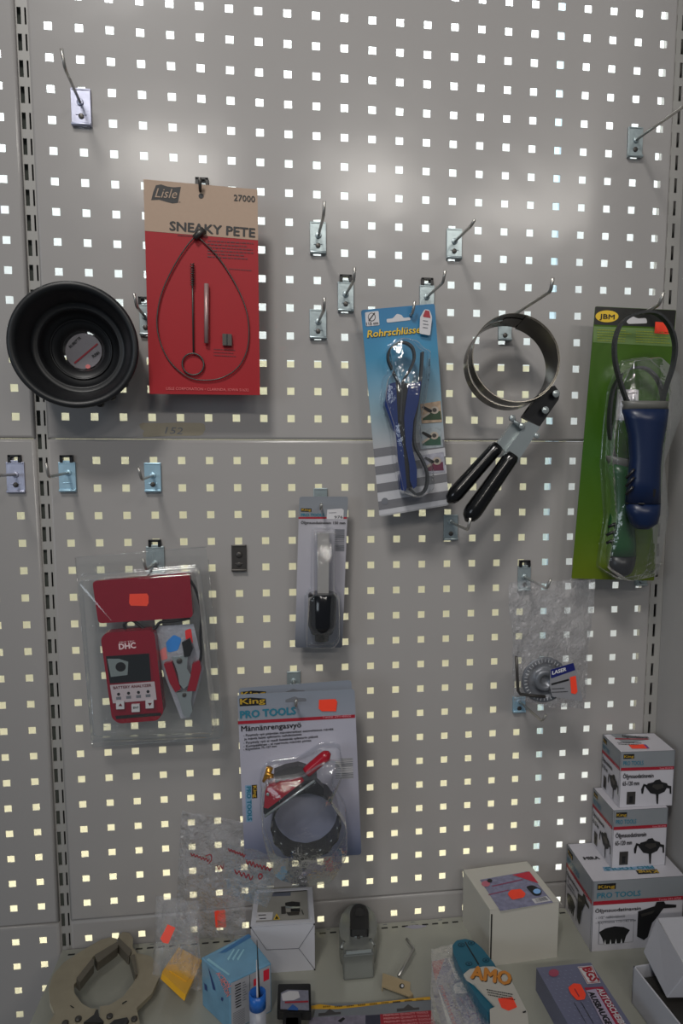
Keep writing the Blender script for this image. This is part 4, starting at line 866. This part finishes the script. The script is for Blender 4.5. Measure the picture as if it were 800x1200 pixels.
# white carton with a window
zt_ = SHZ + .075; a = V((.253, -.088, SHZ)); b = V((.3465, -.091, SHZ)); q = rect(a, b, (.253, -.004, SHZ)); q[2].x -= .003
t = thing('window_box', 'white carton with a picture of a band tool set in its lid', 'box', (q[0] + q[2]) / 2); carton(t, q, .074, WCARTON2)
z = zoom(280, 1020, 7.27); s6 = flat(zt_ - .0005); mb = MB()
lidq = [p + V((0, 0, .0745)) for p in q]; cx_ = (lidq[0] + lidq[2]) / 2; inner = [cx_ + V(((p - cx_).x * .84, (p - cx_).y * .86, 0)) for p in lidq]; vs = lidq + inner + [p + V((0, 0, .0012)) for p in lidq + inner]
mb.add(vs, [[8 + k, 8 + (k + 1) % 4, 12 + (k + 1) % 4, 12 + k] for k in range(4)] + [[k, (k + 1) % 4, 8 + (k + 1) % 4, 8 + k] for k in range(4)] + [[4 + k, 12 + k, 12 + (k + 1) % 4, 4 + (k + 1) % 4] for k in range(4)], WCARTON2); mb.build('lid_rim', t)
mb = MB(); mb.patch(s6, z(112, 195, 160, 140, 575, 110, 592, 412, 112, 440), mat('window_print', (128, 126, 120), .4, vary=.04), 1)
mb.patch(s6, z(300, 185, 575, 168, 578, 174, 300, 192), INK, 3); mb.patch(s6, z(290, 190, 440, 185, 440, 215, 280, 222), mat('print_blue_grey', (78, 82, 95)), 2); mb.patch(s6, z(450, 125, 570, 112, 572, 160, 455, 165), GREYINK, 2)
mb.patch(s6, z(135, 385, 150, 358, 290, 355, 282, 422, 140, 428), WPAPER, 2); mb.lines(s6, z(165, 378), z(240, 374), 2, (1, 4), 1.2, INK, 3)
mb.patch(s6, z(292, 420, 320, 366, 350, 416), YEL, 3); mb.patch(s6, z(305, 415, 320, 385, 338, 412), INK, 4)
mb.patch(s6, z(392, 275, 450, 264, 518, 270, 520, 305, 455, 312, 394, 300), INK, 3); mb.patch(s6, z(358, 308, 395, 304, 400, 368, 360, 372), DKSTEEL, 3); mb.patch(s6, z(395, 305, 520, 310, 520, 322, 398, 322), CHROME, 4); mb.patch(s6, z(440, 325, 520, 322, 520, 350, 440, 352), INK, 4); mb.patch(s6, z(400, 355, 515, 352, 510, 378, 420, 385), DKSTEEL, 3)
mb.patch(s6, z(530, 335, 536, 333, 552, 375, 545, 377), INK, 3); mb.build('lid_picture', t)
mb = MB(); yf = q[0].y - .0006
def fr(px, py): return Surf(q[0] + V((0, -.0005, 0)), V(((q[1] - q[0]).y, -(q[1] - q[0]).x, 0))).hit((px, py))
for pts in ([(294, 1087), (312, 1113), (350, 1111.5), (368, 1084)], [(350, 1111.5), (368.5, 1136)]): mb.tube([fr(*p) for p in pts], .0004, GREYINK, 5)
mb.disc(fr(293.5, 1087), (0, -1, 0), .0014, .0008, INK, 8); mb.disc(fr(368, 1083), (0, -1, 0), .0012, .0008, INK, 8); mb.disc(fr(368.5, 1136), (0, -1, 0), .0012, .0008, INK, 8); mb.build('flap_crease', t)
# blue printed packet
t = thing('blue_packet', 'light blue printed packet with a white barcode label, bottom left', 'packet', (.235, -.15, SHZ))
BP = mat('blue_packet_print', (98, 140, 166), .25, bs=30, vary=.35, bump=.3); P4 = [V((.230, -.188, 0)), V((.284, -.160, 0)), V((.249, -.098, 0)), V((.188, -.138, 0))]
mb = MB(); top = SHZ + .072; mb.add([p + V((0, 0, SHZ)) for p in P4] + [p + V((0, 0, top)) for p in P4], [[0, 1, 5, 4], [1, 2, 6, 5], [2, 3, 7, 6], [3, 0, 4, 7], [4, 5, 6, 7], [3, 2, 1, 0]], BP); mb.build('packet_body', t, bevel=.0015)
z = zoom(230, 1080, 6.667); s7 = flat(top); mb = MB(); LBt = mat('pale_stripe_ink', (130, 175, 190), .3)
for k in range(3): mb.patch(s7, z(240 + k * 38, 290, 290 + k * 38, 215, 300 + k * 38, 217, 250 + k * 38, 305), LBt, 1)
mb.patch(s7, z(165, 250, 410, 95, 430, 120, 230, 240), mat('deep_blue_ink', (50, 100, 145), .3), 1); mb.patch(s7, z(80, 300, 250, 420, 262, 410, 95, 285), LBt, 1)
fx = (P4[1] - P4[0]); fW = fx.length; fx.normalize(); fn = V((fx.y, -fx.x, 0)); F2 = lambda us, M, k=1: mb.add([P4[0] + fx * (u * fW) + fn * (.0003 * k) + V((0, 0, SHZ + v * .072)) for u, v in us], [list(range(len(us)))], M)
WL = mat('packet_white_label', (150, 150, 155), .4); F2([(.03, .03), (.03, .97), (.97, .97), (.97, .03)], WL)
for i in range(9): F2([(.12 + .011 * (i % 3), .90 - i * .055), (.26, .90 - i * .055), (.26, .875 - i * .055 + .01 * (i % 2)), (.12, .875 - i * .055)], INK, 2)
for i in range(8): F2([(.30, .88 - i * .05), (.36 + .02 * (i % 3), .88 - i * .05), (.36 + .02 * (i % 3), .865 - i * .05), (.30, .865 - i * .05)], GREYINK, 2)
for i in range(10): F2([(.06, .36 - i * .032), (.34, .36 - i * .032), (.34, .35 - i * .032), (.06, .35 - i * .032)], GREYINK, 2)
F2([(.46, .1), (.46, .97), (.478, .97), (.478, .1)], GREYINK, 2)
RBr = mat('bright_red_ink', (190, 30, 50)); F2([(.56, .70), (.56, .84), (.68, .84), (.68, .70)], RBr, 2); F2([(.80, .70), (.80, .92), (.94, .92), (.94, .70)], RBr, 2)
sl_ = tri(P4[0] + V((0, 0, SHZ)), P4[3] + V((0, 0, SHZ)), P4[0] + V((0, 0, top)))
mb.text(s7, 'ACTION', z(150, 405), z(245, 520), 5, mat('salmon_ink', (190, 120, 120)), .03, 3); mb.text(sl_, 'ACTION', z(180, 455), z(240, 590), 5, MATS['salmon_ink'], .03, 3)
for pts in (z(60, 480, 80, 500, 85, 545, 65, 530), z(195, 590, 210, 600, 205, 625, 190, 610), z(90, 350, 140, 500, 150, 540, 130, 530)): mb.patch(sl_, pts, mat('packet_navy_print', (40, 60, 110)), 2)
mb.build('packet_print', t)
# blue-capped tube with a brush sticking out
cy = at(301.5, 1163, -.222); r_ = .0104
t = thing('lubricant_tube', 'slim white and grey tube with a bright blue collar, before the blue packet', 'tube', V((cy.x, cy.y, SHZ)))
mb = MB(); hgt = cy.z - SHZ
mb.lathe([(0, r_ * .95), (.001, r_), (hgt - .020, r_), (hgt - .020, r_ * .9)], V((cy.x, cy.y, SHZ)), (0, 0, 1), mat('tube_body_grey', (140, 142, 150), .3, bs=60, vary=.2), 24, True); mb.build('tube_body', t)
mb = MB(); mb.lathe([(hgt - .020, r_ * .7), (hgt - .020, r_ * 1.03), (hgt, r_ * 1.03), (hgt, r_ * .86), (hgt - .014, r_ * .84), (hgt - .014, 0)], V((cy.x, cy.y, SHZ)), (0, 0, 1), mat('bright_blue_plastic', (28, 88, 165), .3), 28); mb.build('blue_collar', t)
for i, (M_, x0, x1, nm) in enumerate(((WPAPER, -.0022, .0004, 'white_stick'), (BLACK, .0004, .0030, 'black_stick'))):
    mb = MB(); a = V((cy.x + .001 + x0, cy.y - .003, cy.z - .013)); top_ = at(300 + i * .6, 1103 if i else 1126, -.222)
    mb.prism([a, a + V((x1 - x0, 0, 0)), top_ + V((.0008, 0, 0)), top_], V((0, .002, 0)), M_); mb.build(nm, t)
# chrome tool with black cap
t = thing('chrome_housing', 'rounded chrome housing with a black cap standing near the window carton', 'tool part', V((.41, -.06, SHZ)))
zh = SHZ + .042; sh_ = flat(zh)
CH2 = mat('satin_chrome', (92, 94, 92), .25, .6, k=.4, bump=.1, bs=50)
mb = MB(); mb.slab(sh_, roundpoly([(402, 1113), (401, 1102), (398, 1096), (397, 1084), (400, 1072), (408, 1062), (419, 1058.5), (431, 1062), (439, 1071), (442, 1084), (440, 1096), (437, 1102), (437, 1113)], 3), .0415, CH2); o = mb.build('housing_body', t, bevel=.004)
for p in o.data.polygons: p.use_smooth = False
mb = MB(); z = zoom(380, 1040, 6.667); a = atz(402, 1113, zh); b = atz(437.5, 1113, zh); yf = min(a.y, b.y)
mb.box(((a.x + b.x) / 2, yf - .002, SHZ + .0205), (b.x - a.x + .001, .005, .040), CH2); mb.build('front_plate', t, bevel=.0022)
mb = MB(); mb.box(((a.x + b.x) / 2, yf - .003, SHZ + .0430), (b.x - a.x - .006, .006, .0035), CHROME); mb.build('highlight_ridge', t, bevel=.0015)  # raised chrome strip stands in for the highlight along this edge
mb = MB(); sc_ = flat(zh + .012); mb.slab(sc_, roundpoly(z(200, 330, 200, 190, 225, 140, 272, 122, 320, 140, 346, 190, 346, 330), 3), .012, BLACK); mb.slab(flat(zh + .0125), z(240, 190, 250, 160, 300, 160, 312, 190, 305, 225, 245, 225), .001, GRIP); mb.build('black_cap', t, bevel=.002)
mb = MB(); c = atz(*z(266, 390), zh); mb.disc(c, (0, 0, 1), .003, .002, DKSTEEL, 14); mb.tube([c + V((-.006, 0, .001)), c + V((.006, 0, .001))], .001, CHROME)
for sg in (-1, 1): mb.tube([V(((a.x + b.x) / 2 + sg * .020, yf + .022, zh)), V(((a.x + b.x) / 2 + sg * .024, yf + .012, zh - .003))], .0028, CH2)
mb.build('pivot_pin', t)
# loose hook on the shelf
t = thing('display_hook', 'loose tan and steel hook lying on the shelf beside the chrome housing', 'hook', atz(464, 1155, SHZ), 'loose hooks on the shelf'); z = zoom(380, 1040, 6.667)
mb = MB(); mb.slab(flat(SHZ + .009), z(455, 668, 672, 740, 668, 800, 690, 830, 660, 850, 448, 770), .0016, mat('tan_steel', (122, 108, 84), .4, .3)); mb.slab(flat(SHZ + .0085), z(448, 770, 455, 668, 462, 670, 455, 772), .008, MATS['tan_steel']); mb.slab(flat(SHZ + .0085), z(655, 845, 690, 825, 692, 835, 660, 855), .008, MATS['tan_steel']); mb.ell(flat(SHZ + .009), z(605, 770), 3, 3, INK, 1); mb.ell(flat(SHZ + .009), z(608, 768), 1.5, 2, WPAPER, 2); mb.build('mounting_plate', t)
mb = MB(); P = [atz(*z(578, 692), SHZ + .010), atz(*z(640, 590), SHZ + .012), atz(*z(697, 485), SHZ + .014), atz(*z(690, 465), SHZ + .016), atz(*z(640, 402), SHZ + .018)]; mb.tube(P, .0021, WIRE, 8); mb.build('hook_rod', t)
# torn sticker on the shelf back
mb = MB(); mb.slab(flat(SHZ + .0006), z(625, 308, 700, 292, 790, 296, 800, 302, 740, 318, 690, 322, 650, 312), .0004, mat('lilac_sticker', (142, 140, 152), .5)); tag(mb.build('torn_sticker', None, atz(490, 1086, SHZ)), 'torn pale lilac sticker on the back edge of the shelf', 'sticker')
# black clip head with label
t = thing('hanger_tab', 'black plastic tab with a small printed label, front edge of shelf', 'tool package', atz(344, 1190, SHZ)); z = zoom(310, 1140, 3.81)
s8 = flat(SHZ + .026)
mb = MB(); mb.slab(s8, z(60, 50, 205, 48, 208, 175, 55, 172), .012, BLACK, rnd=2); mb.slab(s8, z(85, 172, 162, 172, 165, 260, 78, 260), .010, BLACK, -.002); mb.slab(s8, z(95, 200, 150, 200, 150, 240, 95, 240), .024, BLACK, -.002); mb.build('tab_body', t, bevel=.0015)
mb = MB(); mb.patch(s8, z(72, 90, 100, 75, 195, 78, 198, 168, 70, 162), mat('label_lilac_print', (112, 112, 125), .3, bs=150, vary=.3), 1); mb.patch(s8, z(75, 95, 110, 80, 150, 82, 158, 110, 130, 122, 80, 125), WPAPER, 2, 1); mb.patch(s8, z(100, 165, 125, 140, 150, 158, 148, 168), mat('label_blue', (40, 80, 140)), 3); mb.patch(s8, z(90, 128, 195, 124, 195, 132, 90, 136), REDINK, 2); mb.build('tab_label', t)
# grey card with yellow edge
t = thing('tool_card', 'grey card with a yellow scale edge lying at the shelf front', 'tool package', atz(440, 1195, SHZ), CG); s9 = flat(SHZ + .008)
mb = MB(); GC2 = mat('slate_card', (104, 108, 112), .4); mb.slab(s9, z(235, 140, 440, 135, 740, 105, 775, 260, 190, 275), .0012, GC2)
mb.patch(s9, z(205, 148, 245, 140, 330, 150, 440, 138, 738, 106, 740, 120, 600, 130, 440, 150, 330, 162, 205, 162), mat('tape_yellow', (192, 146, 40), .4), 1)
for i in range(9): x_ = 260 + i * 52; y_ = 147 - max(0, (x_ - 330)) * .085; mb.text(s9, '23456789'[i % 8] * 4, z(x_, y_ + 8), z(x_ + 34, y_ + 5), 1.6, INK, .02, 2)
for x_, y_ in ((240, 180), (590, 160)): mb.patch(s9, z(x_, y_, x_ + 30, y_ - 2, x_ + 50, y_ - 20, x_ + 75, y_ - 4, x_ + 100, y_ - 6, x_ + 100, y_ + 4, x_ + 60, y_ + 8, x_, y_ + 14), mat('card_slot_print', (60, 58, 58)), 2)
mb.patch(s9, z(515, 185, 745, 168, 770, 258, 520, 270), REDINK, 1)
for i in range(4): mb.text(s9, 'PREMIUM QUALITY TOOLS', z(530 + i * 2, 194 + i * 15), z(730 + i * 5, 180 + i * 15), 2.2, mat('pink_line_ink', (200, 140, 140)), .01, 3)
mb.patch(s9, z(200, 200, 515, 185, 520, 270, 190, 275), mat('mottled_print', (110, 105, 118), .4, bs=120, vary=.5), 1); mb.patch(s9, z(325, 215, 350, 198, 360, 205, 340, 222), INK, 2); mb.patch(s9, z(450, 190, 515, 186, 518, 262, 450, 262), mat('dark_print', (45, 45, 60)), 2); mb.build('card', t)
# patterned packet under the teal tool
t = thing('carton_pack', 'violet and red printed carton in clear film under the teal scraper', 'packet', atz(545, 1180, SHZ)); z = zoom(490, 1090, 6.154)
s10 = flat(SHZ + .034); mb = MB(); mb.slab(s10, z(95, 225, 190, 203, 262, 203, 330, 350, 420, 470, 560, 740, 250, 760, 125, 380), .033, mat('violet_pack_print', (96, 94, 125), .35, bs=160, vary=.4)); mb.build('carton', t, bevel=.001)
mb = MB(); mb.patch(s10, z(98, 228, 190, 205, 125, 372, 108, 300), mat('pack_red', (150, 30, 45), .35), 1); mb.patch(s10, z(215, 206, 256, 204, 312, 352, 275, 368), WPAPER, 1); mb.text(s10, 'Basic', z(228, 215), z(292, 345), 3, GREYINK, .02)
mb.patch(s10, z(245, 410, 275, 378, 330, 372, 378, 425, 370, 450, 270, 462), WPAPER, 2, 3); mb.patch(s10, z(112, 300, 128, 372, 250, 700, 215, 700), WPAPER, 1); mb.text(s10, 'POWERWERK', z(150, 400), z(250, 690), 4, mat('pack_crimson', (150, 40, 60)), .03, 3); mb.text(s10, 'AUTOTEILE PROFI', z(200, 380), z(320, 690), 3, DKSTEEL, .02, 3); mb.lines(s10, z(300, 480), z(400, 680), 3, (8, -3), 1.2, MATS['pack_crimson'], 2); mb.build('carton_print', t)
bag('x', '', [atz(505, 1112, SHZ + .040), atz(537, 1106, SHZ + .040), atz(592, 1212, SHZ + .042), atz(505, 1225, SHZ + .042)], M=BAG2, puff=.004, amp=.002, seed=21, nu=16, nv=22, parent=t)
# teal tool with a printed sleeve
t = thing('teal_scraper', 'teal plastic tool in a white sleeve with orange lettering', 'tool', atz(560, 1150, SHZ))
s11 = tri(atz(550, 1100, SHZ + .052), atz(530, 1110, SHZ + .052), atz(580, 1190, SHZ + .052)); TEAL = mat('teal_plastic', (22, 84, 104), .35)
mb = MB(); mb.slab(s11, z(245, 110, 275, 74, 340, 62, 400, 78, 460, 130, 550, 245, 620, 400, 560, 560, 500, 595, 430, 500, 345, 350, 290, 250, 252, 165), .016, TEAL, rnd=2); body = mb.build('teal_body', t, bevel=.002)
mb = MB(); mb.patch(s11, z(333, 85, 341, 84, 440, 245, 430, 250), INK, 1)
for c in z(310, 106, 382, 92, 365, 242, 488, 216): mb.ell(s11, c, 4.2, 2.6, mat('dark_teal_ink', (8, 44, 60)), 1); mb.ell(s11, c, 3.0, 1.8, TEAL, 2); mb.ell(s11, c, 1.6, .9, MATS['dark_teal_ink'], 3)
mb.build('body_print', body)
mb = MB(); SLV = mat('sleeve_white', (164, 160, 152), .45, vary=.02); s12 = Surf(s11.p + s11.n * .0035, s11.n)
mb.slab(s12, z(325, 318, 370, 280, 470, 262, 545, 262, 600, 290, 680, 382, 740, 500, 785, 590, 800, 720, 520, 720, 515, 570, 555, 550, 400, 385, 345, 350), .0025, SLV); sv = mb.build('paper_sleeve', t, bevel=.0006)
mb = MB(); 
for d_, M_, k_ in ((5, INK, 2), (0, mat('orange_letter_ink', (176, 112, 40)), 3)): mb.text(s12, 'AMO', z(372 + d_, 345 + d_), z(672 + d_, 398 + d_), 15, M_, .09 if d_ else .05, k_)
mb.lines(s12, z(492, 425), z(690, 462), 3, (1, 3), 1.2, INK); mb.patch(s12, z(572, 492, 680, 484, 712, 555, 650, 582, 600, 560), ORANGE, 2, 1); mb.patch(s12, z(750, 588, 775, 580, 778, 592, 756, 598), INK, 2); mb.build('sleeve_print', sv)
mb = MB(); mb.slab(flat(SHZ + .033), z(400, 400, 600, 400, 650, 560, 500, 560), .032, SLV); 
# BGS box
t = thing('tool_box', 'flat blue-grey box with dotted pattern and red logo', 'box', atz(680, 1170, SHZ)); zt_ = SHZ + .034; s13 = flat(zt_); z = zoom(610, 1110, 6.154)
a = atz(628, 1134, zt_); b = atz(692, 1128, zt_); dr = (atz(665, 1200, zt_) - a); dr.z = 0; d2 = (atz(739, 1200, zt_) - b); q = [a, b, b + d2 * 1.35, a + dr * 1.55]; q = [V((p.x, p.y, SHZ)) for p in q]
BGSM = mat('bgs_box_print', (92, 94, 116), .35, bs=30, vary=.12); carton(t, q, .034, BGSM)
mb = MB()
for i in range(11):
    for j in range(12):
        u, v = .08 + i * .05 + j * .0, .06 + j * .085 + (i % 2) * .04
        p = a.lerp(b, u) + dr * v * 1.5; mb.add([p + V((-.0012, -.001, .0003)), p + V((.0012, -.0022, .0003)), p + V((.0016, -.0030, .0003)), p + V((-.0008, -.0018, .0003))], [[0, 1, 2, 3]], mat('bgs_dot_ink', (126, 130, 150)))
mb.patch(s13, z(408, 140, 515, 132, 576, 256, 480, 266), WPAPER, 3); mb.patch(s13, z(414, 144, 512, 137, 568, 252, 483, 261), REDINK, 4); mb.patch(s13, z(418, 148, 508, 141, 562, 249, 486, 257), WPAPER, 5)
mb.text(s13, 'BGS', z(440, 150), z(510, 252), 9, REDINK, .07, 7); mb.ell(s13, z(238, 185), 6, 4.5, mat('bgs_mark', (140, 60, 80)), 3)
mb.patch(s13, z(458, 292, 590, 284, 790, 620, 650, 640), mat('bgs_band', (140, 26, 54), .35), 3); mb.patch(s13, z(470, 312, 540, 300, 720, 620, 640, 640), mat('bgs_light', (150, 140, 160), .35), 4)
mb.text(s13, 'AUTOSCHEIBEN', z(545, 300), z(745, 610), 6.2, WPAPER, .03, 6); mb.text(s13, 'AUSBAUGERÄT', z(482, 322), z(672, 660), 6.2, INK, .04, 6)
mb.lines(s13, z(385, 395), z(480, 560), 2, (8, -1), 1.6, INK, 3); mb.patch(s13, z(342, 290, 380, 260, 430, 265, 470, 340, 460, 376, 405, 382, 360, 335), ORANGE, 5, 1.5); mb.patch(s13, z(385, 300, 392, 298, 425, 355, 417, 358), REDINK, 6); mb.build('box_print', t)
# open white carton, front right, and a closed one resting on it
z = zoom(700, 1040, 7.5); zt_ = SHZ + .055
t = thing('open_carton', 'open white carton at the lower right corner with something dark inside', 'box', V((.87, -.2, SHZ))); a = atz(*z(312, 692), zt_); b = atz(*z(700, 1180), zt_); d = (b - a).normalized(); n_ = V((-d.y, d.x, 0)); n_ = n_ if n_.x > 0 else -n_
Lc = .135; Wc = .075; a0 = V((a.x, a.y, SHZ)); q = [a0, a0 + d * Lc, a0 + d * Lc + n_ * Wc, a0 + n_ * Wc]; mb = MB(); up = V((0, 0, .055)); th_ = .0022
for i in range(4):
    p0, p1 = q[i], q[(i + 1) % 4]; dd = (p1 - p0).normalized(); inn = ((q[0] + q[2]) / 2 - (p0 + p1) / 2).normalized() * th_; mb.prism([p0, p1, p1 + inn, p0 + inn], up, WCARTON2)
mb.prism(q, V((0, 0, .0016)), WCARTON2); mb.build('carton_walls', t)
mb = MB(); ctr = (q[0] + q[2]) / 2; mb.prism([q[0] + (ctr - q[0]) * .12 + V((0, 0, .002)), q[1] + (ctr - q[1]) * .12 + V((0, 0, .002)), q[2] + (ctr - q[2]) * .12 + V((0, 0, .002)), q[3] + (ctr - q[3]) * .12 + V((0, 0, .002))], V((0, 0, .040)), mat('dark_rubber_inside', (48, 46, 44), .5, bump=.6, bs=80)); mb.build('dark_contents', t, bevel=.004)
A0, A1, A2 = atz(*z(520, 265), SHZ + .115), atz(*z(750, 242), SHZ + .115), atz(*z(790, 730), SHZ + .115); A0b, A2b = atz(*z(400, 565), SHZ + .062), atz(*z(605, 972), SHZ + .058)
t = thing('white_carton', 'plain white carton tilted on top of the open one, right edge', 'box', (A0b + A2b) / 2); far = V((.915, A1.y, SHZ + .115)); far2 = V((.915, A2.y, SHZ + .115))
top = [A0, V((.918, A0.y - .004, SHZ + .115)), V((.918, A2.y - .012, SHZ + .115)), A2]; bot = [A0b, V((.918, A0b.y - .004, SHZ + .060)), V((.918, A2b.y - .012, SHZ + .058)), A2b]
mb = MB(); mb.add(bot + top, [[0, 3, 2, 1], [4, 5, 6, 7], [0, 1, 5, 4], [1, 2, 6, 5], [2, 3, 7, 6], [3, 0, 4, 7]], WCARTON2); mb.build('carton', t, bevel=.0012)
mb = MB(); mb.tube([top[3] + V((0, 0, .0004)), top[0] + V((0, 0, .0004))], .0005, WPAPER, 5); mb.build('lid_edge', t)
# big steel clamp leaning on the wall
z = zoom(40, 1080, 5); s14 = tri(at(110, 1095, -.016), at(180, 1095, -.016), atz(120, 1200, SHZ + .020)); ST = mat('cast_grey_steel', (104, 98, 84), .45, .35, bump=.2, bs=60, vary=.12)
t = thing('ring_clamp', 'big grey steel jaw clamp leaning on the wall, lower left corner', 'tool', atz(120, 1195, SHZ))
mb = MB(); mb.slab(s14, z(440, 92, 390, 106, 280, 170, 175, 238, 112, 310, 86, 390, 92, 470, 120, 540, 80, 600, 70, 660, 360, 660, 372, 510, 330, 508, 278, 478, 236, 420, 232, 370, 255, 345, 345, 205, 488, 118, 480, 98), .007, ST); mb.build('left_arm', t, bevel=.0012)
mb = MB(); mb.slab(s14, z(495, 80, 520, 60, 560, 66, 580, 100, 576, 150, 605, 186, 680, 200, 732, 258, 736, 320, 690, 420, 600, 505, 620, 600, 620, 660, 375, 660, 385, 495, 440, 490, 520, 440, 580, 360, 605, 310, 562, 200, 490, 120), .007, ST, .0005); mb.build('right_arm', t, bevel=.0012)
DST = mat('dark_jaw_steel', (70, 66, 58), .45, .4)
for pts in (z(352, 196, 488, 116, 492, 150, 372, 240), z(246, 332, 345, 208, 352, 250, 268, 356), z(492, 90, 572, 166, 556, 205, 488, 130), z(560, 200, 588, 190, 606, 300, 594, 318)):
    mb = MB(); mb.slab(s14, pts, .014, DST, .006, rnd=1.2); mb.build('jaw_pad', t, bevel=.001)
mb = MB(); mb.slab(s14, z(290, 590, 350, 545, 362, 515, 375, 515, 380, 555, 408, 585, 395, 592, 340, 588), .004, BLACK, .004); mb.slab(s14, z(440, 600, 470, 575, 545, 560, 555, 580, 520, 620, 440, 620), .004, BLACK, .004); mb.build('black_spring', t)
mb = MB()
for c in z(258, 575, 442, 560, 586, 576, 182, 600): mb = MB(); mb.disc(s14.hit(c), s14.n, .0042, .003, DKSTEEL, 14); mb.build('bolt', t)
mb = MB()
mb.patch(s14, z(208, 492, 215, 490, 236, 504, 230, 508), INK, 2); mb.patch(s14, z(514, 478, 540, 462, 545, 468, 518, 484), INK, 4); mb.build('slot_mark', t)
# tidy
for o in bpy.data.objects:
    if '_o' in o: del o['_o']
